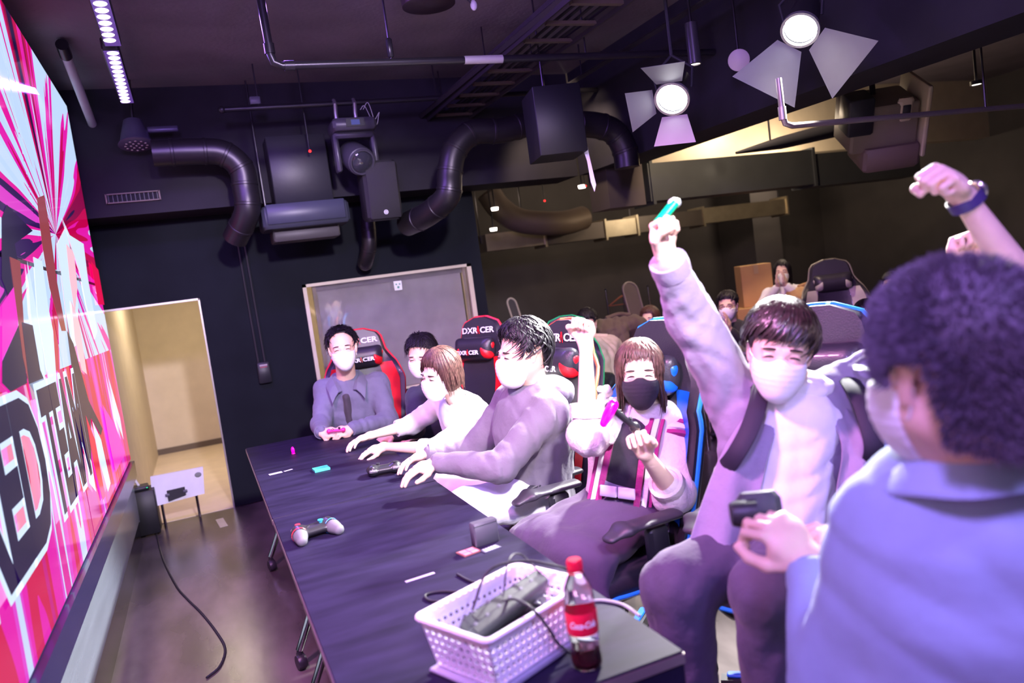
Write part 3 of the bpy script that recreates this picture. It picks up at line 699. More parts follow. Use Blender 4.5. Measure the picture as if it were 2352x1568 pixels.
# cable tray
tz = 2.90; r = root_at('cable_tray', (2.05, 4.5, tz), 'black ladder shaped cable tray running under the ceiling', 'cable tray')
TR = mat('tray_metal', (.05, .042, .055), .4, .4); RG = mat('tray_rung', (.16, .12, .11), .4, .4)
xl = pZ(1306, 0, tz)[0]; xr = pZ(1440, 0, tz)[0]; xl2 = pZ(1000, 237, tz)[0]; xr2 = pZ(1050, 275, tz)[0]
for xx, x2 in ((xl, xl2), (xr, xr2)): B = MB(); B.tube([(xx, 1.0, tz), (x2, 6.09, tz)], [.02, .02], 4); B.box(((xx+x2)/2, 3.5, tz), (.012, 5.15, .09)); B.build('side_rail', TR, r, world=True)
y = 1.2
while y < 6.0:
    B = MB(); B.box(((xl+xr)/2, y, tz-.02), (xr-xl, .035, .018)); B.build('rung', RG, r, world=True); y += .30
for yy in (2.2, 3.4, 4.9, 5.9):
    for xx in (xl, xr): tubes('hanger_rod', [(xx+.03, yy, CZ), (xx+.03, yy, tz)], .005, PIPE, r, 6)
B = MB()
for k in range(5): B.tube(crom([(xl+.1+.05*k, y_, tz+.012+.01*math.sin(y_*2+k)) for y_ in np.linspace(1.1, 6.0, 9)], 3), .010, 6)
tag(B.build('tray_cable', mat('black_cable', (.015, .015, .02), .5), r, world=True))
# rail track along the depth, right of the tray
r = root_at('light_track', (2.9, 3, 2.98), 'thin black lighting track hung beside the right hand beam', 'track')
tubes('track_bar', [(3.0, .6, 2.95), (2.95, 6.05, 2.95)], .018, PIPE, r, 4)
for yy in (2.0, 3.6, 5.3): tubes('hanger_rod', [(2.98, yy, CZ), (2.98, yy, 2.96)], .006, PIPE, r, 6)
# LED bar
c = np.array((-.17, 4.65, 3.0)); r = root_at('led_bar_light', c, 'lit purple LED bar with two rows of round lenses under the ceiling', 'stage light')
PL = [pZ(228, 0, 3.0), pZ(290, 240, 3.0)]; d = unit(PL[1]-PL[0]); y0, y1 = 3.5, 5.72
def xat(y): return PL[0][0]+(PL[1][0]-PL[0][0])*(y-PL[0][1])/(PL[1][1]-PL[0][1])
LENS = mat('violet_led_lens', (.5, .4, .9), .2, emit=(.80, .62, 1.0), es=3.2); HOUS = mat('purple_lit_housing', (.22, .18, .40), .4, emit=(.30, .12, .9), es=.22)
for ya, yb in ((y0, 4.56), (4.62, y1)):
    B = MB(); B.box(((xat(ya)+xat(yb))/2, (ya+yb)/2, 3.035), (.085, yb-ya, .07), None, .008); hs_ = B.build('lamp_housing', mat('dark_lamp_body', (.02, .018, .03), .4), r, world=True)
    B = MB(); B.box(((xat(ya)+xat(yb))/2+.002, (ya+yb)/2, 2.9985), (.075, yb-ya-.02, .002)); B.build('reflector_strip', HOUS, hs_, world=True)
    k = int((yb-ya)/.083)
    for i in range(k):
        yy = ya+.045+i*.083; B = MB(); B.sph((xat(yy), yy, 2.997), (.030, .033, .006), 12); B.build('lens', LENS, hs_, world=True)
for yy in (3.9, 5.2): tubes('bracket', [(xat(yy), yy, CZ), (xat(yy), yy, 3.06)], .008, PIPE, r, 6)
# white tube
p0, p1 = pX(152, 128, -.45), pX(218, 300, -.45)
r = root_at('conduit_tube', p0, 'pale plastic conduit tube above the video wall', 'pipe'); tubes('tube', [p0, p1], .028, mat('pale_conduit', (.42, .40, .46), .5), r, 16)
B = MB(); B.tube([p0+(p0-p1)*.12, p0], [.034, .034], 16); B.build('socket', PIPE, r, world=True)
for p in (p0, p1): tubes('hanger_rod', [p, (p[0], p[1], CZ)], .005, PIPE, r, 6)
# par lamp under the LED bar
p = pY(308, 300, 5.9); r = root_at('par_lamp', p, 'dark round stage lamp with a perforated face below the LED bar', 'stage light')
B = MB(); B.lathe([(.0, .10), (.06, .09), (.085, .0), (.10, -.06), (.115, -.08), (.105, -.085), (0, -.08)], p+np.array((0, 0, -.02)), 28, (0, .25, 1)); B.build('lamp_body', mat('violet_grey_metal', (.10, .09, .16), .35, .4), r, world=True)
B = MB(); f0 = p+np.array((-.0, -.025, -.108))
for i in range(3):
    for k in range(6*i if i else 1): a_ = 2*PI*k/max(1, 6*i); B.sph(f0+np.array((.034*i*math.cos(a_), .034*i*math.sin(a_), -.25*.034*i*math.sin(a_))), (.009, .009, .005), 8)
tag(B.build('led_dots', mat('led_dot', (.4, .35, .3), .2), r, world=True))
bx('yoke', p+np.array((.18, 0, .0)), (.20, .02, .04), mat('violet_grey_metal', (.1, .09, .16)), r); tubes('yoke_arm', [p+np.array((.0, 0, .05)), p+np.array((.02, 0, CZ-p[2]))], .012, PIPE, r)
# grille on the far beam
g0, g1 = pY(245, 462, 6.095), pY(366, 444, 6.095); r = root_at('vent_grille', (g0[0], 6.09, g0[2]), 'small brown vent grille on the far beam, left end', 'vent')
B = MB(); cx_ = (g0[0]+g1[0])/2; cz_ = (g0[2]+g1[2])/2; w_ = g1[0]-g0[0]; 
for z_ in (-.03, .03): B.box((cx_, 6.09, cz_+z_), (w_, .02, .008))
for x_ in (-w_/2, w_/2): B.box((cx_+x_, 6.09, cz_), (.01, .02, .068))
B.build('grille_frame', mat('brown_metal', (.14, .10, .08), .5), r, world=True)
for i in range(12): bx('slat', (cx_-w_/2+w_*(i+.5)/12, 6.094, cz_), (.006, .012, .055), BLACKM, r, bev=0)
# round ducts
def duct(name, label, pts, rad, m=DUCT, rings=True):
    pts = [np.array(p, float) for p in pts]; r = root_at(name, pts[0], label, 'duct'); sm = crom(pts, 7); tubes('duct_tube', sm, rad, m, r, 24)
    if rings:
        for i in range(3, len(sm)-2, 6):
            d_ = unit(sm[i+1]-sm[i-1]); B = MB(); B.lathe([(rad*.99, -.012), (rad*1.05, -.008), (rad*1.05, .008), (rad*.99, .012)], sm[i], 24, d_); B.build('seam_ring', m, r, world=True)
    return r
duct('round_duct', 'round spiral duct bending down at the left, beside the vent grille', [pY(350, 352, 5.75), pY(450, 348, 5.75), pY(512, 352, 5.75), pY(553, 385, 5.75), pY(563, 430, 5.75), pY(568, 485, 5.75), pY(540, 548, 5.9)], .088)
duct('round_duct', 'round spiral duct bending down left of the large black hanging box', [pY(1215, 285, 5.3), pY(1150, 300, 5.3), pY(1085, 305, 5.3), pY(1045, 345, 5.3), pY(1033, 400, 5.3), pY(1028, 450, 5.3), pY(985, 490, 5.5), pY(935, 515, 5.8)], .090)
duct('round_duct', 'round spiral duct bending down right of the large black hanging box', [pY(1300, 285, 5.1), pY(1370, 288, 5.1), pY(1412, 305, 5.1), pY(1435, 345, 5.1), pY(1441, 385, 5.1)], .095)
duct('round_duct', 'short dark duct stub below the loudspeaker on the far wall', [pY(845, 505, 6.2), pY(848, 560, 6.2), pY(840, 600, 6.3), pY(838, 606, 6.55)], .06)
# rectangular duct run behind
r = root_at('square_duct', pY(1420, 430, 6.0), 'dark square duct with flanged joint along the opening to the far room', 'duct')
DG = mat('dark_duct_metal', (.075, .08, .085), .45, .5)
c0, c1 = pY(1470, 425, 6.0), pY(1845, 398, 6.0); h_ = .33
bx('duct_section', ((c0[0]+c1[0])/2, 6.0, c0[2]), (c1[0]-c0[0], .30, h_), DG, r, bev=.003)
bx('duct_section', (c1[0]+.75, 6.02, c0[2]-.03), (1.4, .28, h_-.02), DG, r, bev=.003); bx('flange', (c1[0], 6.0, c0[2]), (.03, .33, h_+.04), DG, r, bev=.002)
cc = pY(1412, 435, 5.95); bx('duct_elbow', (cc[0]+.02, 5.95, cc[2]+.01), (.36, .32, .36), mat('brown_duct_metal', (.11, .09, .09), .45, .5), r, bev=.003); bx('flange', (c0[0]+.03, 6.0, c0[2]), (.03, .33, h_+.06), DG, r, bev=.002)
# far ducts
r = root_at('galvanised_duct', pY(1300, 525, 8.6), 'long galvanised duct with bright joints high on the far room wall', 'duct')
fx = [pY(x_, y_, 8.6) for x_, y_ in ((1105, 560), (1240, 545), (1378, 530), (1450, 520), (1600, 500), (1790, 475))]
for i in range(5):
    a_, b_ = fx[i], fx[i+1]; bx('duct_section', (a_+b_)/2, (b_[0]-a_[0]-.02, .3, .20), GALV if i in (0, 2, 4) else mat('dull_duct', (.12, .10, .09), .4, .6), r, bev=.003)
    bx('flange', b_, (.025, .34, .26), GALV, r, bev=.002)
for f_ in (fx[0], fx[3], fx[5]): tubes('hanger_rod', [f_, (f_[0], f_[1], CZ)], .008, PIPE, r, 6)
r = duct('curved_duct', 'wide curved beige duct seen under the far beam', [pY(1120, 440, 8.2), pY(1150, 480, 8.2), pY(1200, 508, 8.2), pY(1290, 512, 8.2), pY(1340, 500, 8.3)], .14, mat('beige_duct', (.22, .17, .13), .5, .3), rings=False); p_ = pY(1200, 508, 8.2); tubes('hanger_rod', [p_, (p_[0], p_[1], CZ)], .01, PIPE, r, 6)
# loudspeaker on the far side
def basis(yaw, pitch=0):
    F = np.array((math.sin(yaw)*math.cos(pitch), -math.cos(yaw)*math.cos(pitch), math.sin(pitch))); R_ = unit(np.cross((0, 0, 1.), F)); U_ = np.cross(F, R_); return np.stack([R_, F, U_], 1)
ps = pY(880, 437, 5.55); R_ = basis(0, -.1); r = root_at('loudspeaker', ps, 'black wall loudspeaker with a round white emblem, behind the moving head lamp', 'speaker')
bx('cabinet', ps+R_@np.array((0, -.12, 0)), (.26, .24, .43), mat('speaker_black', (.016, .015, .018), .6), r, R_, .03)
bx('grille', ps+R_@np.array((0, .004, 0)), (.225, .012, .40), mat('speaker_grille', (.022, .020, .024), .5, bump=.5, bscale=400), r, R_, .02)
B = MB(); e_ = ps+R_@np.array((0, .011, -.155)); B.lathe([(.016, 0), (.016, .003), (.0125, .003), (.0125, 0)], e_, 24, R_[:, 1])
for k in range(3):
    d_ = R_@np.array((math.cos(k*PI/3+PI/2), 0, math.sin(k*PI/3+PI/2))); B.tube([e_-d_*.012+R_[:, 1]*.002, e_+d_*.012+R_[:, 1]*.002], .0016, 6)
tag(B.build('emblem', mat('white_print', (.85, .85, .85), .5), r, world=True), 'round white emblem of three crossed forks')
tubes('bracket', [ps+np.array((0, .2, .0)), ps+np.array((0, .52, .05))], .02, BLACKM, r)
# cassette unit
ps = pY(697, 492, 5.9); r = root_at('air_unit', ps, 'grey blue ceiling air unit tilted over the far wall, left of the loudspeaker', 'air conditioner')
bx('casing', ps+np.array((0, .0, -.02)), (.62, .34, .16), mat('slate_unit', (.035, .04, .055), .5), r, bev=.02); bx('front_panel', ps+np.array((0, -.175, .0)), (.56, .02, .14), mat('slate_panel', (.045, .05, .075), .4), r, bev=.008)
bx('bottom_tray', ps+np.array((.0, .08, -.14)), (.48, .26, .09), mat('pale_grey_metal', (.07, .065, .07), .5), r, bev=.01); bx('upper_duct', ps+np.array((.02, .1, .32)), (.42, .30, .50), BLACKM, r, bev=.005)
tubes('hanger_rod', [ps+np.array((-.25, .1, 0)), np.array((ps[0]-.25, ps[1]+.1, CZ))], .006, PIPE, r, 6)
# moving head lamp
pm = pY(808, 292, 5.6); s_ = .27; r = root_at('moving_head_lamp', pm, 'grey moving head stage lamp clamped to the rear pipe', 'stage light')
MH = mat('lamp_grey', (.06, .056, .075), .4, .2)
bx('base', pm+np.array((0, 0, -.0)), (.31, .26, .085), MH, r, bev=.02); bx('display_panel', pm+np.array((0, -.134, .005)), (.13, .008, .055), BLACKM, r, bev=.002)
bx('display_screen', pm+np.array((0, -.140, .005)), (.06, .004, .035), mat('dim_blue_display', (.02, .02, .06), .2, emit=(.12, .14, .5), es=.5), r, bev=0)
for q in (-1, 1):
    B = MB(); B.box(pm+np.array((q*.135, 0, -.18)), (.035, .10, .27), basis(0, 0), .012); B.build('yoke_arm', MH, r, world=True)
    tubes('hook_clamp', [pm+np.array((q*.07-.03, 0, .045)), pm+np.array((q*.07-.03, 0, .10)), (pm[0]+q*.07-.03, 5.6-.03, PZ2), (pm[0]+q*.07-.03, 5.6, PZ2+.03), (pm[0]+q*.07-.03, 5.6+.03, PZ2)], .014, mat('worn_steel', (.38, .36, .4), .35, .8), r, 8)
bx('yoke_bridge', pm+np.array((0, 0, -.06)), (.29, .12, .05), MH, r, bev=.015)
Rh = basis(.15, -.45); hc = pm+np.array((0, 0, -.22)); B = MB(); B.lathe([(.0, -.17), (.07, -.165), (.10, -.10), (.105, .05), (.10, .10), (.078, .115)], hc, 28, Rh[:, 1]); B.build('lamp_head', MH, r, world=True)
B = MB(); B.lathe([(.0, .135), (.04, .130), (.074, .112)], hc, 24, Rh[:, 1]); B.build('front_lens', mat('dark_lens', (.03, .03, .04), .03, coat=1), r, world=True)
B = MB(); B.lathe([(.074, .10), (.082, .118), (.090, .118), (.096, .10)], hc, 24, Rh[:, 1]); B.build('lens_ring', MH, r, world=True)
B = MB()
for k in range(2): B.tube(crom([pm+np.array((.08+.02*k, 0, .12)), pm+np.array((.11+.03*k, -.02, .14+.02*k)), pm+np.array((.16+.02*k, 0, .04-.03*k)), pm+np.array((.22, .02, .10))], 5), .0022, 5)
B.build('signal_cable', mat('white_cable', (.5, .5, .5), .5), r, world=True)
# large black hanging box
c = pY(1292, 276, 4.2); r = root_at('hanging_box', c, 'large matte black box hung from the ceiling beside the cable tray', 'box')
Rb = basis(-.22, 0); bx('box_shell', c+np.array((.0, .12, .0)), (.29, .34, .40), mat('matte_black_board', (.007, .0075, .011), .55), r, Rb, .004)
tp = c+Rb@np.array((.14, -.03, -.2))
B = MB(); B.prism([tp+Rb@np.array(q) for q in ((-.03, 0, .03), (.0, 0, .05), (.005, 0, -.02), (.025, 0, -.20), (.01, 0, -.24), (-.005, 0, -.18), (-.012, 0, -.05))], Rb@np.array((0, .004, 0)))
tag(B.build('tape_strip', mat('white_tape', (.75, .76, .8), .5), r, world=True), 'torn strip of white tape hanging from its corner')
tubes('hanger_rod', [c+np.array((.0, .2, .2)), np.array((c[0], c[1]+.2, CZ))], .006, PIPE, r, 6)
# barn door spotlights
def barn(name, label, c, aim, s=1.0, group=None, doors=((1, 60), (2, 62), (3, 55), (0, 70)), lit=60, dl=1.0, rot=.1):
    r = root_at(name, c, label, 'stage light', group); F = unit(np.array(aim)-c); R_ = unit(np.cross(F, (0, 0, 1.))); U_ = np.cross(R_, F)
    B = MB(); B.lathe([(.0, -.26*s), (.07*s, -.25*s), (.085*s, -.12*s), (.098*s, -.02*s), (.10*s, 0), (.088*s, .0)], c, 32, F); B.build('lamp_body', mat('black_lamp_shell', (.03, .03, .035), .4, .3), r, world=True)
    B = MB(); B.lathe([(0, -.018*s), (.086*s, -.022*s)], c, 32, F); B.build('lit_lens', mat('lit_lens', (1, 1, 1), .3, emit=(1, .98, 1), es=lit), r, world=True)
    B = MB(); B.lathe([(.088*s, -.01*s), (.090*s, .012*s), (.104*s, .012*s), (.104*s, -.01*s)], c, 32, F); B.build('lens_ring', mat('grey_ring', (.25, .25, .27), .35, .5), r, world=True)
    for k, an in doors:
        a_ = k*PI/2+rot; o_ = math.cos(a_)*R_+math.sin(a_)*U_; t_ = -math.sin(a_)*R_+math.cos(a_)*U_; w = math.radians(an); d_ = math.cos(w)*o_+math.sin(w)*F
        b0 = c+o_*.104*s+F*.01*s; P_ = [b0-t_*.075*s, b0+t_*.075*s, b0+t_*.125*s*dl+d_*.17*s*dl, b0-t_*.125*s*dl+d_*.17*s*dl]
        B = MB(); B.prism(P_, -np.cross(t_, d_)*.002); B.build('barn_door', mat('silver_grey_flap', (.20, .205, .215), .45, .3), r, world=True)
    for q in (-1, 1): tubes('yoke_arm', [c-F*.1*s+R_*q*.10*s, c-F*.1*s+R_*q*.12*s+np.array((0, 0, .1)), c-F*.12*s+np.array((0, 0, .20*s))], .008, BLACKM, r, 8)
    tubes('hanger_rod', [c-F*.12*s+np.array((0, 0, .20*s)), np.array((c-F*.12*s)[:2].tolist()+[CZ])], .01, BLACKM, r, 8); return r
barn('barn_door_spotlight', 'lit white spotlight with barn doors, the lower left of the two', SPOT_A, AIM_A, .9, doors=((1, 30), (0, 38), (3, 42)))
barn('barn_door_spotlight', 'lit white spotlight with large silver barn doors, the upper right of the two', SPOT_B, AIM_B, .86, doors=((3, 25), (0, 35)), dl=1.6, rot=-.75)
# cylinder downlight and a disc lamp
c = pY(1592, 105, 3.7); r = root_at('cylinder_downlight', c, 'black cylinder downlight with a lit end on the lighting track', 'stage light')
B = MB(); B.lathe([(0, .13), (.035, .125), (.037, -.10), (.03, -.105), (.03, -.06)], c, 24); B.build('cylinder', mat('dark_grey_shell', (.07, .065, .08), .3, .5), r, world=True)
B = MB(); B.lathe([(0, -.098), (.030, -.098)], c, 24); B.build('lamp_face', mat('warm_lit', (1, .9, .8), .3, emit=(1, .85, .75), es=8), r, world=True); tubes('stem', [c+np.array((0, 0, .12)), np.array((c[0], c[1], CZ))], .008, PIPE, r)
c = pY(1697, 138, 3.6); r = root_at('unlit_lamp', c, 'unlit round lamp with a pale pink face between the two barn door spotlights', 'stage light')
B = MB(); B.lathe([(0, -.12), (.05, -.11), (.06, 0), (.055, .004), (0, .006)], c, 24, (-.6, -.75, -.25)); B.build('lamp_body', mat('pale_lamp_face', (.5, .42, .46), .5), r, world=True); tubes('stem', [c+np.array((.05, .06, .02)), np.array((c[0]+.05, c[1]+.06, CZ))], .008, PIPE, r)
# right hand pipe
q0, q1 = pY(1788, 180, 2.9), pY(1800, 290, 2.9)
r = root_at('ceiling_pipe', q1, 'bare steel pipe dropping from the right hand spotlight and running to the right edge', 'pipe')
q2 = np.array((q1[0]+1.9, q1[1]-.02, q1[2]+.02))
tubes('pipe_run', [q0, q1+np.array((0, 0, .05)), q1+np.array((.012, 0, .012)), q1+np.array((.05, 0, 0)), q2], .0145, mat('bare_pipe', (.34, .30, .26), .35, .7), r)
tubes('pipe_collar', [q1+np.array((0, 0, .03)), q1+np.array((0, 0, .09))], .019, mat('bare_pipe', (.34, .30, .26)), r); tubes('hanger_rod', [q2-np.array((.55, 0, 0)), np.array((q2[0]-.55, q2[1], CZ))], .006, PIPE, r, 6)
# projector
c = pY(2010, 275, 3.9); r = root_at('ceiling_projector', c, 'large beige and dark ceiling projector hung beyond the right hand beam', 'projector')
PJ = mat('beige_projector', (.20, .16, .12), .5); Rp = basis(-.5, -.5)
bx('casing', c, (.42, .36, .30), PJ, r, Rp, .015); bx('side_panel', c+Rp@np.array((.24, .0, .02)), (.03, .46, .46), mat('tan_panel', (.45, .38, .24), .5), r, Rp, .008)
bx('dark_front', c+Rp@np.array((-.16, .10, .10)), (.16, .20, .24), BLACKM, r, Rp, .01); bx('hood', c+Rp@np.array((.05, .05, -.20)), (.36, .34, .16), mat('brown_hood', (.16, .11, .085), .5), r, Rp, .02)
bx('port_frame', c+Rp@np.array((.12, .16, .10)), (.10, .05, .16), mat('pale_port', (.6, .5, .36), .5), r, Rp, .02); bx('port', c+Rp@np.array((.12, .19, .10)), (.05, .01, .08), BLACKM, r, Rp, .004)
tubes('hanger_rod', [c, np.array((c[0], c[1], CZ))], .02, BLACKM, r)
# dark hanging screen housing and small things
c = pY(1770, 330, 5.0); r = root_at('screen_housing', c, 'long dark projection screen housing under the right hand beam end', 'screen')
B = MB(); B.tube([c+np.array((-.35, 0, -.05)), c+np.array((.1, 0, .0)), c+np.array((.9, -.1, .1))], [.01, .05, .07], 10); B.build('housing', BLACKM, r, world=True); tubes('hanger_rod', [c, np.array((c[0], c[1], CZ))], .008, PIPE, r)
c = pZ(985, 12, 3.1); r = root_at('ceiling_disc_speaker', c, 'round dark disc lamp on the ceiling at the top edge', 'lamp'); B = MB(); B.lathe([(0, .1), (.10, .09), (.155, .05), (.15, .0), (.10, -.012), (0, -.015)], c, 32); B.build('disc', mat('dark_bronze', (.10, .07, .08), .25, .6), r, world=True)
c = pZ(1088, 12, 3.1); r = root_at('ceiling_camera', c, 'tiny white fitting with a loop of wire on the ceiling at the top edge', 'fitting'); B = MB(); B.sph(c, (.02, .02, .03)); B.cyl(c, c+np.array((0, 0, .1)), .008); B.build('fitting_body', mat('white_plastic', (.7, .7, .72), .4), r, world=True); tubes('wire', crom([c, c+np.array((-.08, 0, .06)), c+np.array((-.15, 0, .03)), c+np.array((-.22, 0, .1))], 4), .004, mat('black_cable', (.015, .015, .02)), r)
c = pY(2243, 195, 4.2); r = root_at('recessed_downlight', c, 'small lit round downlight at the far upper right', 'lamp'); B = MB(); B.lathe([(.045, .03), (.045, 0), (.038, 0)], c); B.build('rim', BLACKM, r, world=True); B = MB(); B.lathe([(0, .005), (.038, .005)], c); B.build('lamp_face', mat('warm_lit', (1, .9, .8)), r, world=True); tubes('stem', [c+np.array((0, 0, .03)), np.array((c[0], c[1], CZ))], .01, PIPE, r)
for i, (x_, y_, Y_, lb) in enumerate(((1137, 483, 7.6, 'small lit downlight under the curved beige duct, upper'), (1134, 530, 7.8, 'small lit downlight under the curved beige duct, lower'), (1337, 432, 7.2, 'small lit downlight beside a red indicator behind the far beam'))):
    c = pY(x_, y_, Y_); r = root_at('recessed_downlight', c, lb, 'lamp'); B = MB(); B.lathe([(0, 0), (.035, 0), (.04, .03), (0, .03)], c); B.build('lamp_face', mat('warm_lit', (1, .9, .8)), r, world=True); tubes('stem', [c, np.array((c[0], c[1], CZ))], .008, PIPE, r, 6)
REDL = mat('red_indicator', (.5, .0, .0), .3, emit=(1, .02, .02), es=4)
for x_, y_, Y_, lb in ((712, 347, 5.72, 'tiny red indicator light on the box above the grey air unit'), (1251, 461, 7.4, 'tiny red indicator light beside the curved beige duct'), (1345, 427, 7.1, 'tiny red indicator light behind the far beam, right'), (257, 158, 5.0, 'tiny red indicator light left of the LED bar')):
    c = pY(x_, y_, Y_); r = root_at('indicator_light', c, lb, 'indicator'); B = MB(); B.sph(c, .010); B.build('bulb', REDL, r, world=True); B = MB(); B.cyl(c+np.array((0, .01, 0)), np.array((c[0], c[1]+.01, CZ)), .005); B.build('holder', BLACKM, r, world=True)
# conduit and switch box on the far wall
r = root_at('wall_switch_box', pY(607, 855, WY-.02), 'black switch box with two conduits on the dark wall right of the doorway', 'switch box')
c = pY(607, 855, WY-.03); bx('box', c, (.10, .05, .17), BLACKM, r, bev=.008); bx('label_strip', c+np.array((0, -.027, .06)), (.06, .002, .014), mat('pale_print', (.35, .28, .32), .5), r, bev=0); bx('red_label', c+np.array((0, -.027, .045)), (.055, .002, .006), mat('red_print', (.4, .05, .1), .5), r, bev=0)
for dx in (-.03, .02): tubes('conduit', [(c[0]+dx, WY-.012, c[2]+.08), (c[0]+dx-.01, WY-.012, 2.32)], .010, BLACKM, r, 8)
# ------------------------------------------------------------------ tables
TOP = mat('black_table_top', (.012, .009, .028), .55, spec=.12, var=.35, vscale=5, bump=.03, bscale=60, stretch=(1, 4, 1))
EDGE = mat('table_edge', (.20, .16, .16), .35, .3)
def table(name, label, x0, x1, y0, y1, z, panel=False, rz=0):
    cx, cy = (x0+x1)/2, (y0+y1)/2; r = empty(name, (cx, cy, 0), 0, label, 'table', 'folding tables'); W, L = x1-x0, y1-y0
    B = MB(); B.box((0, 0, z-.0135), (W, L, .027), None, .003); B.build('tabletop', TOP, r, smooth=False)
    B = MB()
    for sx in (-1, 1): B.box((sx*W/2, 0, z-.016), (.004, L, .022))
    for sy in (-1, 1): B.box((0, sy*L/2, z-.016), (W, .004, .022))
    B.build('edge_band', EDGE, r, smooth=False)
    B = MB(); B.box((0, 0, z-.06), (.05, L-.4, .05)); B.build('beam', BLACKM, r, smooth=False)
    B = MB(); B.box((W/2-.09, 0, z-.19), (.015, L-.45, .28)); B.build('modesty_panel', BLACKM, r, smooth=False)
    for sy in (-1, 1):
        y = sy*(L/2-.19)
        B = MB(); B.box((0, y, z-.05), (W-.12, .05, .045), None, .008); B.build('leg_bracket', mat('grey_metal', (.35, .32, .34), .35, .5), r)
        for sx in (-1, 1):
            B = MB(); B.tube(bez((sx*.10, y, z-.06), (sx*.14, y, z-.25), (sx*(W/2-.14), y, .30), (sx*(W/2-.03), y, .085), 12), .016, 10); lg = B.build('leg', CHROME, r)
            B = MB(); px_ = sx*(W/2-.03)
            B.lathe([(.0, -.018), (.030, -.018), (.034, -.008), (.034, .008), (.030, .018), (0, .018)], (px_, y, .034), 20, (1, .25, 0)); B.cyl((px_, y, .04), (px_, y, .09), .012); B.box((px_, y+.008, .062), (.03, .035, .02), None, .005); B.build('castor', mat('black_castor', (.02, .02, .025), .4), lg)
    if panel:
        B = MB(); B.box((0, -L/2+.012, z-.13), (W, .02, .20), None, .003); B.build('end_panel', TOP, r, smooth=False)
    return r
TZ = .72
table('folding_table', 'far black folding table with a green note on it, pushed up end to end', .15, .832, 3.165, 4.93, TZ)
table('folding_table', 'near black folding table with the white basket and the bottle on it', .152, .828, 1.345, 3.155, TZ, panel=True)
# ------------------------------------------------------------------ things on the tables
def onT(x, y): p = pZ(x, y, TZ); return np.array((p[0], p[1], TZ))
PADB = mat('black_controller_plastic', (.018, .018, .022), .35, coat=.2)
def gamepad(label, loc, rz, gripm, gripm2, stick1, stick2, tilt=0, grips=None):
    r = empty('game_controller', loc, rz, label, 'controller'); r.rotation_euler = (tilt, 0, rz)
    v = Vol((-.10, -.09, -.01), (.10, .06, .06), .0024)
    v.seg((-.05, .012, .026), (.05, .012, .026), .031, .031, .01, R=(0, 1, 0), da=.019, db=.019); v.seg((-.03, -.002, .026), (.03, -.002, .026), .027, .027, .01, R=(0, 1, 0), da=.016, db=.016)
    for q in (-1, 1): v.seg((q*.052, .012, .028), (q*.066, -.052, .018), .028, .017, .012)
    vbuild('body', [(v, r.matrix_basis.copy())], PADB, r, 1)
    for q, gm in ((-1, gripm), (1, gripm2)):
        if gm is None: continue
        v = Vol((-.12, -.10, -.02), (.12, .03, .06), .0024); v.seg((q*.0605, -.026, .0235), (q*.0672, -.056, .0175), .0260, .0195, .01); v.fn(lambda x, y, z: (y+.010)+0*x+0*z)
        g = vbuild('grip', [(v, r.matrix_basis.copy())], GREYP2, r, 1)
        B = MB(); c_ = np.array((q*.0575, -.011, .025)); B.lathe([(.0272, -.002), (.0285, 0), (.0272, .002)], c_, 24, unit((q*.21, -.97, -.1))); B.build('grip_ring', gm, g)
    for (sx, sy), sm in (((-.05, .022), stick1), ((.026, .000), stick2)):
        B = MB(); B.lathe([(.006, 0), (.006, .010), (.0095, .012), (.0095, .016), (.004, .015), (0, .015)], (sx, sy, .040), 16); B.build('thumb_stick', sm, r)
    B = MB(); B.box((-.026, .0, .043), (.022, .007, .006), None, .001); B.box((-.026, 0, .043), (.007, .022, .006), None, .001); B.build('direction_pad', BLACKM, r)
    for a_ in range(4): B = MB(); B.lathe([(.0052, 0), (.0052, .004), (.004, .006), (0, .006)], (.05+.012*math.cos(a_*PI/2), .022+.012*math.sin(a_*PI/2), .0425), 12); B.build('face_button', mat('button_grey', (.12, .12, .14), .3), r)
    for q in (-1, 1): B = MB(); B.box((q*.052, .044, .030), (.038, .014, .014), None, .004); B.build('shoulder_button', mat('button_grey', (.12, .12, .14), .3), r)
    B = MB(); B.box((0, -.0245, .026), (.03, .003, .012)); tag(B.build('sticker', mat('white_sticker', (.9, .92, .9)), r), 'small white sticker')
    return r
GREYP2 = mat('grey_grip_rubber', (.11, .11, .13), .6)
p = onT(885, 1088); gamepad('plain black game controller on the far table beside the outstretched hands', p, math.radians(170), None, None, BLACKM, BLACKM)
p = onT(725, 1232); gamepad('black game controller with red and blue grips on the near table', p, math.radians(12), mat('red_ring', (.7, .03, .06), .35), mat('blue_ring', (.03, .25, .6), .35), mat('red_stick', (.7, .03, .05), .4), mat('teal_stick', (.03, .30, .35), .4))
p = onT(674, 1042); r = empty('glowing_gadget', p, .4, 'small glowing magenta capsule on the far table', 'gadget'); B = MB(); B.sph((0, 0, .02), (.009, .012, .021), 14); B.build('capsule', mat('magenta_glow', (.8, .0, .4), .2, emit=(1, .0, .45), es=.9), r); B = MB(); B.lathe([(.011, 0), (.010, .005), (0, .005)]); B.build('foot', mat('magenta_plastic', (.5, .0, .25), .3), r)
def thin(name, label, cat, px_, w, l, h, m, rz=0, extra=None):
    p = onT(*px_); r = empty(name, p, rz, label, cat); B = MB(); B.box((0, 0, h/2+.0003), (w, l, h), None, .0006); B.build('sheet' if h < .004 else 'block', m, r, smooth=False); 
    if extra: extra(r)
    return r
TEAL = mat('teal_note', (.05, .50, .42), .6)
def note_lines(r): B = MB(); [B.box((0, y_, .0118), (.04, .003, .0006)) for y_ in (-.015, 0, .015)]; B.build('printed_line', mat('dark_teal', (.02, .25, .22), .6), r)
thin('note_pad', 'teal square pad of sticky notes on the far table', 'note pad', (738, 1079), .075, .075, .011, TEAL, .05, note_lines)
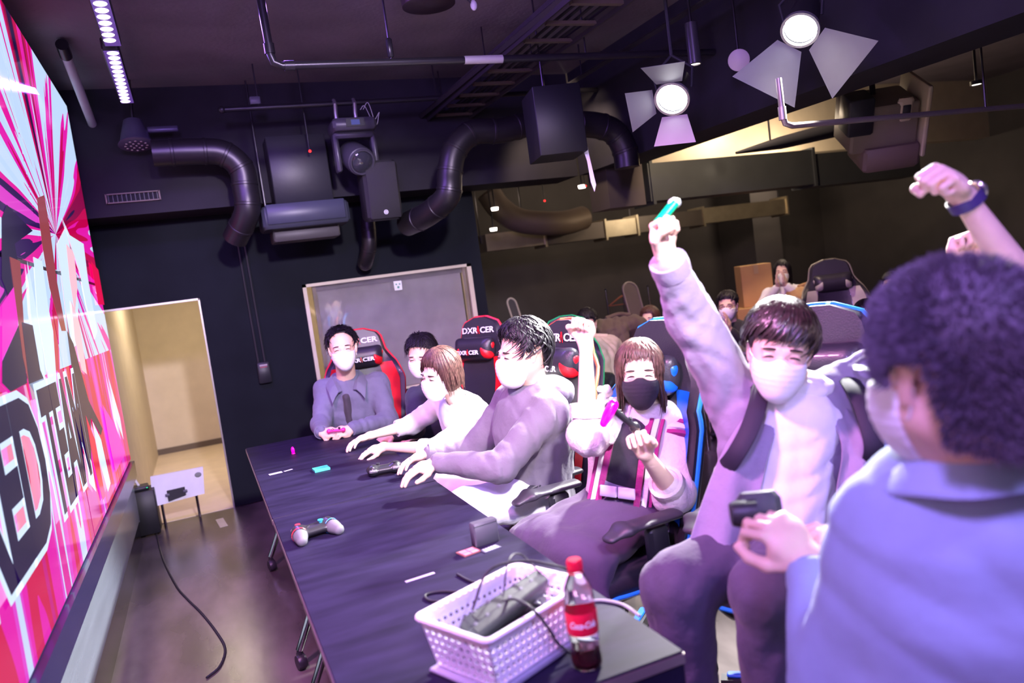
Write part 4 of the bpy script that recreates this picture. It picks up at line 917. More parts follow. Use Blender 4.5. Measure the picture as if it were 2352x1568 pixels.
TAPE = mat('pale_tape', (.42, .38, .55), .35)
thin('tape_label', 'pale rectangular tape label stuck on the far table', 'tape', (633, 1087), .065, .035, .0012, TAPE, .1)
thin('tape_label', 'short crooked strip of pale tape right of the rectangular one on the far table', 'tape', (662, 1080), .045, .016, .0012, TAPE, .35)
thin('tape_label', 'long thin strip of pale tape in the middle of the near table', 'tape', (965, 1326), .09, .014, .0012, TAPE, .10)
p = onT(1116, 1247); r = empty('small_box', p, .12, 'small dark grey cuboid box standing on the near table', 'box'); B = MB(); B.box((0, 0, .0375), (.085, .035, .075), None, .004); B.build('case', mat('dark_grey_case', (.06, .058, .08), .5), r, ); B = MB(); B.box((0, -.0178, .066), (.08, .001, .0015)); B.build('lid_seam', BLACKM, r)
def card(label, px_, w, l, rz, m, cells):
    p = onT(*px_); r = empty('printed_card', p, rz, label, 'card'); B = MB(); B.box((0, 0, .0015), (w, l, .003)); B.build('card_sheet', m, r, smooth=False)
    B = MB()
    for i in range(cells[0]):
        for j in range(cells[1]): B.box(((i+.5)/cells[0]*w*.85-w*.425, (j+.5)/cells[1]*l*.85-l*.425, .0033), (w*.85/cells[0]-.004, l*.85/cells[1]-.004, .0006))
    B.build('print', mat('pink_print', (.65, .35, .42), .5) if cells[0] == 2 else mat('lilac_print', (.4, .35, .5), .5), r, smooth=False)
card('small brown card with four pink pictures in front of the dark grey box', (1077, 1268), .062, .055, .2, mat('brown_card', (.22, .08, .08), .5), (2, 2))
card('small dark card with pale letters at the foot of the dark grey box', (1127, 1261), .060, .035, .2, mat('dark_card', (.08, .08, .12), .5), (5, 1))
# cables
CAB = mat('black_cable', (.015, .015, .02))
def cable(name, label, pts, rad=.0035, m=CAB, cat='cable'):
    pts = [np.array(p, float) for p in pts]; o = MB().tube(crom(pts, 6), rad, 8).mesh(name); r = link(name, o, m); o.transform(Matrix.Translation([-float(v) for v in pts[0]])); r.location = [float(v) for v in pts[0]]; return tag(r, label, cat)
def tp_(x, y, h=.004): p = pZ(x, y, TZ+h); return p
cable('looped_cable', 'thin dark cable lying in a flat loop left of the white basket', [tp_(1050, 1318), tp_(1075, 1332), tp_(1108, 1345), tp_(1070, 1358), tp_(1010, 1358), tp_(978, 1366), tp_(985, 1378), tp_(1020, 1380), tp_(1060, 1370), tp_(1095, 1352)])
cable('table_cable', 'grey cable running right from behind the bottle across the near table', [tp_(1340, 1385), tp_(1380, 1378), tp_(1430, 1388), tp_(1470, 1415)], .004, mat('grey_cable', (.25, .25, .28), .5))
# white perforated basket
WP = mat('white_basket_plastic', (.90, .89, .92), .45)
def basket():
    H_ = .115; A = pZ(1003, 1402, TZ+H_+.02); Bc = pZ(1118, 1462, TZ+H_+.02); D_ = pZ(1342, 1328, TZ+H_+.02)
    ex = unit((D_-Bc)*np.array((1, 1, 0))); L_ = np.linalg.norm(D_-Bc); W_ = .215; ey = np.array((-ex[1], ex[0], 0)); c = Bc+ex*L_/2+ey*W_/2; c[2] = TZ+.012
    print('BASKET', L_, np.linalg.norm(A-Bc), c, ex)
    r = empty('plastic_basket', c, math.atan2(ex[1], ex[0]), 'white perforated plastic basket full of black devices and cables', 'basket')
    hx, hy = L_/2, W_/2; sl = .86
    def wall(p0, p1, n, name='side_wall'):
        # real holes: vertical and horizontal bars
        p0 = np.array(p0); p1 = np.array(p1); t_ = p1-p0; B = MB(); out = unit(np.array((t_[1], -t_[0], 0)))
        def P(u, h): a_ = p0+t_*u; k = sl+(1-sl)*h; return np.array((a_[0]*k, a_[1]*k, h*H_))
        rows = 6; hw = .40
        for i in range(n+1):
            u0 = max(0, (i-hw*.6)/n); u1 = min(1, (i+hw*.6)/n)
            for s_ in (0, 1): pass
            q = [P(u0, 0), P(u1, 0), P(u1, 1), P(u0, 1)]; B.prism(q, -out*.003)
        for j in range(rows+1):
            h0 = max(0, (j-.28)/rows); h1 = min(1, (j+.28)/rows)
            if j == rows: h0 = .86
            q = [P(0, h0), P(1, h0), P(1, h1), P(0, h1)]; B.prism([z_-out*.0002 for z_ in q], -out*.0026)
        B.build(name, WP, r, smooth=False)
    C4 = [(-hx, -hy, 0), (hx, -hy, 0), (hx, hy, 0), (-hx, hy, 0)]
    for i, n in ((0, 17), (1, 10), (2, 17), (3, 10)): wall(C4[i], C4[(i+1) % 4], n)
    B = MB(); pts = []
    for qx, qy, a0_ in ((1, 1, 0), (-1, 1, 90), (-1, -1, 180), (1, -1, 270)):
        for a_ in np.linspace(0, 90, 5): a_ = math.radians(a0_+a_); pts.append((qx*(hx-.012)+.018*math.cos(a_), qy*(hy-.012)+.018*math.sin(a_), H_))
    pts.append(pts[0]); B.tube(pts, .0065, 8); B.build('rim', WP, r)
    B = MB(); B.box((0, 0, .002), (2*hx*sl, 2*hy*sl, .004)); B.build('base', WP, r, smooth=False)
    return r, c, ex, ey, hx, hy, H_
bk, bc, bex, bey, bhx, bhy, bH = basket()
r = empty('plastic_tray', (bc[0], bc[1], TZ), bk.rotation_euler[2], 'flat grey tray lying under the white basket', 'tray'); B = MB(); B.box((.0, 0, .005), (2*bhx*.97, 2*bhy*.98, .009), None, .003); B.build('tray_plate', mat('grey_tray', (.30, .32, .40), .3), r); B = MB(); B.box((0, -bhy*.98, .0075), (2*bhx*.97, .004, .008)); B.build('lip', mat('grey_tray', (.3, .32, .4)), r)
def dev(label, off, ang, d, tilt, parts_):
    c = bc+bex*off[0]+bey*off[1]+np.array((0, 0, off[2])); r = empty('handheld_device', c, 0, label, 'device'); r.rotation_euler = (tilt[0], tilt[1], bk.rotation_euler[2]+ang)
    B = MB(); B.box((0, 0, 0), d, None, .006); B.build('casing', mat('dark_green_grey_plastic', (.035, .042, .045), .35), r)
    B = MB(); B.box((0, 0, d[2]/2), (d[0]*.8, d[1]*.55, .002)); B.build('inset', BLACKM, r)
    for k in range(parts_): B = MB(); B.box((-d[0]*.35+k*d[0]*.7/max(1, parts_-1), d[1]*.38, d[2]/2), (.008, .008, .003), None, .001); B.build('button', GREYP, r)
    return r
dev('flat wide dark filler block added to darken the inside of the white basket', (.0, .0, .03), 0, (.24, .165, .045), (0, 0, 0), 4)  # filler added so the basket holes read dark
dev('long dark device leaning in the white basket, front one', (-.01, -.015, .092), .06, (.27, .028, .05), (.5, -.10, 0), 6)
dev('long dark device leaning in the white basket, behind the front one', (.03, .035, .085), .02, (.25, .035, .045), (.6, -.06, 0), 5)
w_ = lambda x, y, z: bc+bex*x+bey*y+np.array((0, 0, z))
cable('basket_cable', 'black cable hanging over the front side of the white basket', [w_(.0, .0, .11), w_(-.02, -.06, .135), w_(-.03, -bhy-.012, .13), w_(.0, -bhy-.018, .08), w_(.03, -bhy-.012, .03), w_(.05, -bhy-.03, .0)], .003)
cable('basket_cable', 'black cable looping up from the white basket towards the bottle', [w_(-.05, .05, .10), w_(.02, .06, .16), w_(.10, .03, .16), w_(.15, -.02, .14), w_(.20, -.03, .11)], .003)
cable('basket_cable', 'thin wire arching over the back rim of the white basket', [w_(.0, .0, .12), w_(.05, .02, .18), w_(.12, .05, .165), w_(.13, .0, .12)], .002)
# cola bottle
p = onT(1350, 1528); r = empty('drink_bottle', p, 0, 'half empty cola bottle with a red cap and red label on the near table corner', 'bottle')
S_ = 1.0
PET = mat('clear_bottle_plastic', (.93, .95, .97), .04, trans=1.0, ior=1.25)
prof = [(0, .002), (.024, .0), (.031, .006), (.0325, .02), (.030, .05), (.0325, .075), (.0325, .125), (.031, .135), (.0315, .150), (.028, .172), (.018, .196), (.0125, .206), (.0125, .215)]
B = MB(); B.lathe(prof, n=32); B.build('bottle_wall', PET, r)
B = MB(); B.lathe([(0, .004), (.024, .004), (.029, .010), (.0300, .02), (.0285, .046), (0, .046)], n=32); B.build('drink', mat('cola_liquid', (.045, .008, .008), .1, coat=.5), r)
RED = mat('cola_red', (.80, .01, .05), .35)
B = MB(); B.lathe([(.0329, .078), (.0333, .079), (.0333, .124), (.0329, .125)], n=32); lb_ = B.build('paper_label', RED, r)
B = MB(); B.lathe([(.0150, .2075), (.0158, .209), (.0158, .228), (.0140, .231), (0, .231)], n=32); cp_ = B.build('cap', RED, r)
B = MB()
for k in range(32): a_ = k*PI/16; B.box((.0159*math.cos(a_), .0159*math.sin(a_), .219), (.001, .001, .016))
B.build('cap_ridge', RED, cp_); B = MB(); B.lathe([(.0165, .203), (.0165, .2065)], n=24); B.build('neck_ring', mat('cola_red', (.8, .01, .05)), r)
me = text_mesh('Coca-Cola', .019, .0002, .35, .80, .9, .0004); a0_ = math.atan2(-p[1], -p[0])
for v_ in me.vertices:
    a_ = v_.co.x/.0336; z_ = v_.co.y; d_ = v_.co.z; v_.co = Vector(((.0336+d_)*math.sin(a_), -(.0336+d_)*math.cos(a_), .1015+z_))
me.transform(Matrix.Rotation(a0_+PI/2, 4, 'Z')); tag(link('label_lettering', me, mat('white_print', (.9, .9, .9)), lb_), 'white script lettering')
# ------------------------------------------------------------------ gaming chairs
LEA = mat('black_leatherette', (.022, .020, .030), .38, bump=.12, bscale=180, coat=.1)
def gaming_chair(loc, face, label, accent, trim, group='racing style gaming chairs', logo=True, recl=.16, s=1.0, grey=False):
    """face: direction the sitter faces; local frame +y is that direction"""
    rz = math.atan2(face[1], face[0])-PI/2
    r = empty('gaming_chair', (loc[0], loc[1], 0), rz, label, 'chair', group); sz = .47
    AC = mat('chair_accent_'+accent[0], accent[1], .4, bump=.1, bscale=180); TM = mat('chair_trim_'+trim[0], trim[1], .4)
    LB = mat('grey_chair_shell', (.10, .10, .11), .5) if grey else LEA
    # seat
    v = Vol((-.31, -.30, -.10), (.31, .32, .14), .011); v.seg((-.18, 0, -.01), (.18, 0, -.01), .24, .24, .04, R=(0, 1, 0), da=.055, db=.055)
    for q in (-1, 1): v.seg((q*.235, -.2, .0), (q*.225, .20, .01), .045, .05, .05)
    v.seg((-.15, .22, -.01), (.15, .22, -.01), .055, .055, .05)
    T_ = r.matrix_basis @ Matrix.Translation((0, 0, sz)); vbuild('seat', [(v, T_)], LB, r, 1)
    B = MB(); B.tube(crom([(-.275, -.20, sz-.02), (-.28, .0, sz-.02), (-.27, .18, sz-.015), (-.20, .272, sz-.01), (0, .285, sz-.01), (.20, .272, sz-.01), (.27, .18, sz-.015), (.28, .0, sz-.02), (.275, -.20, sz-.02)], 5), .007, 8); B.build('seat_trim', TM, r)
    # backrest
    def hw(t): return np.interp(t, [0, .12, .35, .55, .68, .80, .92, .98, 1.0], [.21, .235, .265, .285, .25, .185, .165, .13, .05])
    def place(x, d, t): yb = -.23-math.sin(recl)*t*.82-.03; return np.array((x, yb+d, sz+.02+t*.82*math.cos(recl)))
    n, m_ = 26, 16; Fg, Bg = [], []
    for i in range(n+1):
        t = i/n; w = hw(t); wing = .085*(1 if t < .62 else max(0, 1-(t-.62)/.12))
        Fg.append([place(w*(2*j/m_-1), .045+wing*abs(2*j/m_-1)**3.2-.028*(abs(2*j/m_-1) > .97)+.025*math.exp(-((t-.22)/.15)**2)*(1-abs(2*j/m_-1)**2), t) for j in range(m_+1)])
        Bg.append([place(w*(2*j/m_-1), -.045+.055*abs(2*j/m_-1)**3+(wing*.55*abs(2*j/m_-1)**3.2), t) for j in range(m_+1)])
    B = MB(); B.grid(Fg); B.grid([x_[::-1] for x_ in Bg])
    for j_ in (0, m_): B.grid([[Fg[i][j_], Bg[i][j_]] for i in range(n+1)])
    B.grid([Fg[0], Bg[0]]); B.grid([Fg[-1], Bg[-1]])
    bk_ = B.build('backrest', LB, r)
    e = [(Fg[i][0]+Bg[i][0])/2 for i in range(n+1)]+[(Fg[-1][j]+Bg[-1][j])/2 for j in range(1, m_)]+[(Fg[i][m_]+Bg[i][m_])/2 for i in range(n, -1, -1)]
    B = MB(); B.tube(e, .009, 8); B.build('backrest_trim', TM, bk_)
    for q in (0, 1):   # coloured side bolsters
        B = MB(); j0, j1 = ((1, 4) if q == 0 else (m_-4, m_-1)); up = np.array((0, .004, 0))
        B.grid([[Fg[i][j]+up for j in range(j0, j1+1)] for i in range(3, 19)]); B.build('side_bolster', AC, bk_)
    # head pillow with accent wings
    pc = place(0, .085, .76); v = Vol((-.19, -.08, -.11), (.19, .08, .11), .008); v.seg((-.10, 0, 0), (.10, 0, 0), .055, .055, .02, R=(0, 1, 0), da=.075, db=.075); v.seg((-.10, 0, .02), (-.135, 0, .05), .035, .02, .03); v.seg((.10, 0, .02), (.135, 0, .05), .035, .02, .03)
    pl = vbuild('head_pillow', [(v, r.matrix_basis @ Matrix.Translation([float(x) for x in pc]))], LB, r, 1)
    for q in (-1, 1):
        v = Vol((-.19, -.08, -.11), (.19, .09, .11), .008); v.seg((q*.10, .006, -.005), (q*.135, 0, .03), .056, .024, .02, R=(0, 1, 0), da=.066, db=.03); v.fn(lambda x, y, z, q=q: .088-q*x+0*y+0*z)
        vbuild('pillow_wing', [(v, r.matrix_basis @ Matrix.Translation([float(x) for x in pc]))], AC, pl, 1)
    if logo:
        for t_, sz_ in ((.90, .052), (.745, .036)):
            for s__, mm, off in (('DXR', mat('logo_white', (.75, .75, .78), .5), -1), ('CER', mat('logo_white', (.75, .75, .78)), 1), ('/\\', AC, 0)):
                me = text_mesh(s__, sz_*(1 if off else 1.35), .001, 0, 1.25 if off else .55, 1.0, .0012); pp = place(0, .052 if t_ > .8 else .162, t_); pp = pp+np.array((-off*sz_*1.42, .0, 0))
                me.transform(frame(pp, (-1, 0, 0), (0, -math.sin(recl), math.cos(recl)), (0, math.cos(recl), math.sin(recl)))); link('logo', me, mm, bk_ if t_ > .8 else pl)
    # arms
    for q in (-1, 1):
        B = MB(); B.box((q*.30, .01, sz+.06), (.045, .085, .26), None, .012); B.box((q*.30, -.02, sz-.10), (.055, .09, .10), None, .012); B.tube([(q*.30, -.02, sz-.10), (q*.15, -.02, sz-.10)], .02, 8); ar = B.build('armrest_post', BLACKM, r)
        v = Vol((-.06, -.19, -.05), (.06, .19, .05), .008); v.seg((0, -.14, 0), (0, .08, .006), .042, .046, .02, R=(1, 0, 0), da=.015, db=.015); v.seg((0, .08, .006), (0, .145, -.012), .046, .032, .03, R=(1, 0, 0), da=.016, db=.012)
        vbuild('armrest', [(v, r.matrix_basis @ Matrix.Translation((q*.30, .06, sz+.21)))], mat('armrest_rubber', (.035, .032, .045), .45), r, 1)
    # mechanism, gas spring, star base
    B = MB(); B.box((0, 0, sz-.10), (.22, .30, .05), None, .01); B.cyl((0, 0, .14), (0, 0, sz-.10), .028); B.cyl((0, 0, .10), (0, 0, .26), .04); B.build('gas_spring', BLACKM, r)
    sb = MB(); 
    for k in range(5):
        a_ = k*2*PI/5+.3; d_ = np.array((math.cos(a_), math.sin(a_), 0)); n_ = np.array((-d_[1], d_[0], 0))
        B = MB(); B.prism([d_*.03+n_*.035+np.array((0, 0, .10)), d_*.32+n_*.022+np.array((0, 0, .085)), d_*.32-n_*.022+np.array((0, 0, .085)), d_*.03-n_*.035+np.array((0, 0, .10))], (0, 0, .04)); lg = B.build('base_arm', BLACKM, r)
        B = MB(); B.box(d_*.24+np.array((0, 0, .134)), (.12, .03, .012), np.stack([d_, n_, np.array((0, 0, 1.))], 1), .005); B.build('base_inlay', AC, lg)
        B = MB(); B.lathe([(0, -.025), (.028, -.025), (.030, 0), (.028, .025), (0, .025)], d_*.31+np.array((0, 0, .030)), 16, n_); B.cyl(d_*.31+np.array((0, 0, .04)), d_*.31+np.array((0, 0, .09)), .012); B.build('castor', mat('black_castor', (.02, .02, .025)), lg)
    return r
REDA, REDT = ('red', (.62, .01, .02)), ('red', (.75, .03, .05)); ORT = ('orange_red', (.80, .12, .05)); BLA, BLT = ('blue', (.005, .10, .55)), ('blue', (.02, .28, .85))
p1c = pY(832, 900, 5.35); pB = pY(1115, 900, 4.55)
gaming_chair((p1c[0], 5.20), (-.18, -1), 'black gaming chair with thin red trim behind the man in the blue grey jacket', REDA, REDT)
gaming_chair((1.36, 4.52), (-.88, -.48), 'black gaming chair with red pillow wings left of the hoodie man', REDA, REDT)
gaming_chair((1.25, 3.22), (-.95, -.22), 'black gaming chair with orange red trim behind the man in the grey hoodie', REDA, ORT)
gaming_chair((1.26, 2.47), (-.98, -.12), 'black and blue gaming chair under the woman in the black mask', BLA, BLT, logo=False)
gaming_chair((1.66, 1.88), (-.85, -.52), 'black and blue gaming chair under the man with both arms raised', BLA, BLT, logo=False)
# left corner: black cabinet and white folding panel
c = np.array((-.57, 6.30, 0)); r = empty('black_cabinet', c, 0, 'small black cabinet at the end of the video wall beside the doorway', 'cabinet')
B = MB(); B.box((0, 0, .18), (.17, .22, .32), None, .004); B.build('case', mat('black_case', (.012, .012, .014), .5), r); B = MB(); B.box((-.05, -.112, .18), (.02, .006, .10), None, .002); B.build('handle', GREYP, r)
for sx in (-1, 1): B = MB(); B.cyl((sx*.045, 0, 0), (sx*.045, 0, .03), .015); B.build('foot', BLACKM, r)
r = empty('wifi_router', (-.585, 6.30, .342), .1, 'black router with a white upright antenna on the small black cabinet', 'router'); B = MB(); B.box((0, 0, .014), (.13, .13, .028), None, .008); B.build('case', BLACKM, r)
B = MB(); B.tube([(.0, .02, .025), (-.05, .02, .15)], [.010, .009], 10); B.build('antenna', mat('white_plastic', (.7, .7, .72)), r); B = MB(); B.box((.05, -.071, .016), (.01, .002, .004)); B.build('indicator', mat('green_led', (.0, .6, .2), .4, emit=(0, 1, .3), es=1), r)
a_ = pY(345, 1095, 6.3); b_ = pY(466, 1072, 6.3); c_ = pY(470, 1133, 6.3); d_ = pY(352, 1164, 6.3)
r = empty('folded_panel', (a_[0]+.2, 6.3, 0), 0, 'white folded tabletop panel with black handle beside the small black cabinet', 'panel'); B = MB(); B.prism([a_, b_, c_, d_], (0, .03, 0)); B.build('board', mat('white_board', (.72, .73, .76), .4), r, world=True, smooth=False)
B = MB(); e_ = (a_+d_)*.5*.72+(b_+c_)*.5*.28; f_ = (a_+d_)*.5*.38+(b_+c_)*.5*.62; dn = np.array((0, -.02, -.045)); B.prism([e_+dn+np.array((0, 0, -.05)), f_+dn+np.array((0, 0, -.03)), f_+dn+np.array((0, 0, .03)), e_+dn+np.array((0, 0, .03))], (0, .03, 0)); B.build('handle', BLACKM, r, world=True)
for q in (e_+dn, f_+dn): B = MB(); B.box(q+np.array((0, -.003, 0)), (.03, .01, .02), None, .003); B.build('latch', GREYP, r, world=True)
for q in (d_+np.array((.06, .015, 0)), c_+np.array((-.06, .015, 0))): B = MB(); B.tube([q+np.array((0, 0, .03)), (q[0], q[1], .0)], .010, 8); B.build('leg', CHROME, r, world=True)
B = MB(); B.sph(b_*.85+a_*.0+c_*.15+np.array((-.04, -.003, -.02)), (.025, .003, .02), 10); B.build('stain', mat('dark_stain', (.2, .22, .2), .7), r, world=True)
fl = lambda x, y, h=.004: pZ(x, y, h)
cable('floor_cable', 'dark cable trailing across the floor from the small black cabinet', [fl(355, 1200), fl(360, 1230), fl(375, 1285), fl(405, 1345), fl(430, 1375), fl(465, 1410), fl(500, 1455), fl(517, 1490), fl(505, 1530), fl(475, 1556)], .006)
r = empty('floor_tape', fl(509, 1200, .0), .1, 'short strip of silver tape on the floor in front of the doorway', 'tape'); B = MB(); B.box((0, 0, .001), (.055, .26, .002)); tag(B.build('tape_piece', mat('silver_floor_tape', (.45, .42, .40), .35, .3), r))
# ------------------------------------------------------------------ the players
CAMP = np.array((0, 0, CH))
TROU_D = fabric('dark_plum_trousers', (.045, .038, .070))
SHOE = mat('dark_shoe_leather', (.03, .03, .035), .5)
P_SHORT = [(0, 44), (25, 46), (45, 58), (62, 74), (70, 104), (80, 104), (86, 86), (112, 88), (124, 132), (180, 146)]
P_FRINGE = [(0, 70), (25, 72), (48, 78), (60, 86), (68, 112), (80, 112), (87, 88), (112, 90), (124, 140), (180, 150)]
P_WAVY = [(0, 60), (25, 64), (48, 72), (62, 84), (70, 112), (80, 112), (87, 94), (110, 96), (124, 146), (180, 156)]
P_BOB = [(0, 72), (28, 73), (42, 84), (52, 150), (70, 172), (180, 165)]
P_LONG = [(0, 74), (26, 75), (40, 86), (50, 170), (62, 225), (110, 240), (180, 235)]
HM_SHORT = dict(prof=P_SHORT, thick=.012, n=900, len=24, lift=.017, width=.0042, mess=.25, spiky=True)
HM_MID = dict(prof=P_FRINGE, thick=.016, n=950, len=40, lift=.014, width=.0046, mess=.22, sweep=.3)
HM_BOB = dict(prof=P_BOB, thick=.016, n=900, len=50, lift=.009, width=.0042, mess=.08, pull=.05)
HM_LONG = dict(prof=P_LONG, thick=.014, n=1000, len=50, lift=.010, width=.0042, mess=.10, pull=.05, cap=.8)
# man at the far end of the table, frontal
J = dict(head=pD(787, 800, 4.78), nk=pD(796, 873, 4.92), ch=pD(812, 945, 5.02), pel=pD(838, 1040, 5.25), sr=pD(748, 897, 4.98), sl=pD(868, 880, 4.98),
         er=pD(738, 975, 4.80), el=pD(893, 965, 4.86), wr=pD(738, 992, 4.62), wl=pD(806, 985, 4.64))
J.update(hr=J['pel']+np.array((-.09, -.03, -.02)), hl=J['pel']+np.array((.09, -.03, -.02)), kr=J['pel']+np.array((-.12, -.40, .02)), kl=J['pel']+np.array((.17, -.40, .02)))
J.update(ar=np.array((J['kr'][0], J['kr'][1]+.05, .09)), al=np.array((J['kl'][0], J['kl'][1]+.05, .09))); bones('P1', J)
sp = dict(face=(-.20, -1, -.06), tilt=.03, hs=1.06, hair=dict(HM_SHORT, thick=.015, lift=.019, n=1100, mess=.30), mask=MASKW, seed=3, smile=1.2,
    hand_r=((.55, -.35, -.1), (-.1, -.5, .8), HOLD), hand_l=((-.92, -.25, -.05), (.1, -.6, .7), HOLD),
    top=dict(name='work_jacket', mat=fabric('blue_grey_twill', (.13, .14, .21)), g=1.10, dg=1.1, sl=1.12, fold=.005, label='blue grey buttoned jacket', cuff=1.05),
    bottom=dict(name='trousers', mat=TROU_D), shoes=SHOE, toe=(0, -1, 0))
r = person('person', 'man with short black hair and blue grey jacket seated at the far table end', J, sp, 'players at the tables')
t = sp['_top']
def world_part(B, name, m, par): return B.build(name, m, par, world=True)
def collar(par, J, m, face, open_=1.0, name='collar'):
    F = unit(np.array(face)*np.array((1, 1, 0))); R_ = unit(np.cross(F, (0, 0, 1.))); nk = J['nk']; U_ = np.array((0, 0, 1.))
    W_ = lambda q, x, y, z: nk+R_*q*x+F*y+U_*z
    for q in (-1, 1):
        a = crom([W_(q, 0, -.078, .045), W_(q, .060, -.055, .04), W_(q, .070, .0, .028), W_(q, .050*open_, .070, -.005), W_(q, .035*open_, .105, -.05)], 5)
        m_ = crom([W_(q, 0, -.100, .055), W_(q, .075, -.075, .05), W_(q, .088, .0, .038), W_(q, .070*open_, .095, .0), W_(q, .055*open_, .125, -.05)], 5)
        b = crom([W_(q, 0, -.130, .01), W_(q, .100, -.095, .005), W_(q, .130, .01, -.010), W_(q, .115*open_, .110, -.05), W_(q, .100*open_, .140, -.115)], 5)
        B = MB(); G = [[x_, y_, (y_+z_)/2+U_*.006, z_] for x_, y_, z_ in zip(a, m_, b)]; B.grid(G); B.grid([[p-U_*.006-F*.003 for p in r_][::-1] for r_ in G]); B.grid([[r_[-1], r_[-1]-U_*.006-F*.003] for r_ in G]); B.grid([G[-1], [p-U_*.006-F*.003 for p in G[-1]]]); B.build(name, m, par, world=True)
collar(t, J, MATS['blue_grey_twill'], (-.2, -1, 0))
R_ = unit(J['sr']-J['sl']); F_ = unit(np.cross((0, 0, 1.), R_)); F_ = F_ if F_[1] < 0 else -F_
ax_ = J['pel']-J['nk']; v = Vol(*bb([J['nk'], J['pel']], .18), .008); v.seg(J['nk']+ax_*.14+F_*.058, J['nk']+ax_*.40+F_*.092, .034, .042, .01, R=R_, da=.095, db=.108); v.seg(J['nk']+ax_*.40+F_*.092, J['nk']+ax_*.78+F_*.105, .042, .034, .01, R=R_, da=.108, db=.105); v.folds(.002, 40, 2)
tag(vbuild('shirt', [(v, None)], fabric('charcoal_knit', (.05, .045, .06)), r, 1), 'charcoal shirt showing in the open jacket front')
for q in (-1, 1):
    for t_ in (.28, .48, .68): B = MB(); B.sph(J['nk']+F_*.140+R_*q*.05+ax_*t_, .006, 8); world_part(B, 'button', mat('pale_button', (.6, .6, .65), .3), t)
def watch(par, J, q, label='dark wristwatch', m=None, rr=.030, at=.10, face_dir=(0, 0, 1), strap=None, dial=None, ds=.02):
    W, E = J['w'+q], J['e'+q]; d = unit(E-W); c = W+d*at*.3; B = MB(); B.lathe([(rr, -.012), (rr*1.06, -.011), (rr*1.06, .011), (rr, .012)], c, 24, d); b = world_part(B, 'wristwatch', strap or mat('dark_strap', (.03, .025, .05), .5), par); tag(b, label)
    f_ = unit(np.array(face_dir)-d*(np.array(face_dir)@d)); B = MB(); B.lathe([(0, .0), (ds*.9, 0), (ds, .004), (ds*.9, .009), (0, .010)], c+f_*rr, 20, f_); world_part(B, 'watch_dial', dial or mat('steel_dial', (.6, .6, .62), .2, .8), b)
watch(r, J, 'l')
def joypad(label, c, d, m1=None, k_=1.0):
    r_ = empty('small_controller', c, 0, label, 'controller'); B = MB(); B.tube([c-np.array(d)*.042*k_, c+np.array(d)*.042*k_], .014*k_, 12, flat=.6); B.sph(c-np.array(d)*.042*k_, .014*k_); B.sph(c+np.array(d)*.042*k_, .014*k_); B.build('shell', m1, r_, world=True)
    B = MB(); u_ = unit(np.cross(d, np.cross((0, -.5, 1.), d))); B.lathe([(.006, 0), (.006, .006), (.008, .008), (0, .009)], c+np.array(d)*.02+u_*.010, 12, u_); B.build('thumb_stick', BLACKM, r_, world=True)
    B = MB()
    for k in range(4): B.sph(c-np.array(d)*(.02+.007*math.cos(k*PI/2))+u_*.011+np.cross(d, u_)*.007*math.sin(k*PI/2), .003, 6)
    B.build('button', BLACKM, r_, world=True); return r_
joypad('small pink controller held in both hands by the man at the far table end', (J['wr']*.5+J['wl']*.5)+np.array((-.01, -.07, .012)), unit(J['wl']-J['wr']), mat('pink_controller', (.75, .03, .25), .3))
# man in navy behind
J = dict(head=pD(968, 815, 4.70), nk=pD(992, 882, 4.86), ch=pD(1015, 945, 4.95), pel=pD(1050, 1030, 5.05), sr=pD(1052, 888, 5.12), sl=pD(955, 912, 4.78),
         er=pD(1040, 985, 5.0), el=pD(955, 985, 4.60), wr=pD(960, 1000, 4.85), wl=pD(900, 1000, 4.50))
J['sr'], J['sl'] = J['sl'].copy(), J['sr'].copy(); J['er'], J['el'] = J['el'].copy(), J['er'].copy(); J['wr'], J['wl'] = J['wl'].copy(), J['wr'].copy()
J.update(hr=J['pel']+np.array((-.02, .08, 0)), hl=J['pel']+np.array((-.02, -.08, 0)), kr=J['pel']+np.array((-.40, .10, .02)), kl=J['pel']+np.array((-.40, -.16, .02)))
# sides follow the facing direction (towards the video wall): left side nearer the camera
J['sr'], J['sl'] = (J['sr'], J['sl']) if J['sr'][1] > J['sl'][1] else (J['sl'], J['sr'])
J['er'], J['el'] = (J['er'], J['el']) if J['er'][1] > J['el'][1] else (J['el'], J['er']); J['wr'], J['wl'] = (J['wr'], J['wl']) if J['wr'][1] > J['wl'][1] else (J['wl'], J['wr'])
J.update(ar=np.array((J['kr'][0], J['kr'][1], .09)), al=np.array((J['kl'][0], J['kl'][1], .09))); bones('P2', J)
sp = dict(face=(-.55, -.75, -.25), tilt=-.1, hs=1.0, hair=dict(HM_MID, prof=P_WAVY, spiky=True, lift=.02), mask=MASKW, seed=5, hand_l=((-.9, -.3, -.1), (0, 0, 1), REST), hand_r=((-.9, -.3, -.1), (0, 0, 1), REST),
    top=dict(name='sweater', mat=fabric('navy_knit', (.030, .032, .060)), label='navy blue sweater'), bottom=dict(name='trousers', mat=TROU_D), shoes=SHOE, toe=(-1, 0, 0))
person('person', 'man in a navy sweater and white mask mostly hidden behind the woman in white', J, sp, 'players at the tables')
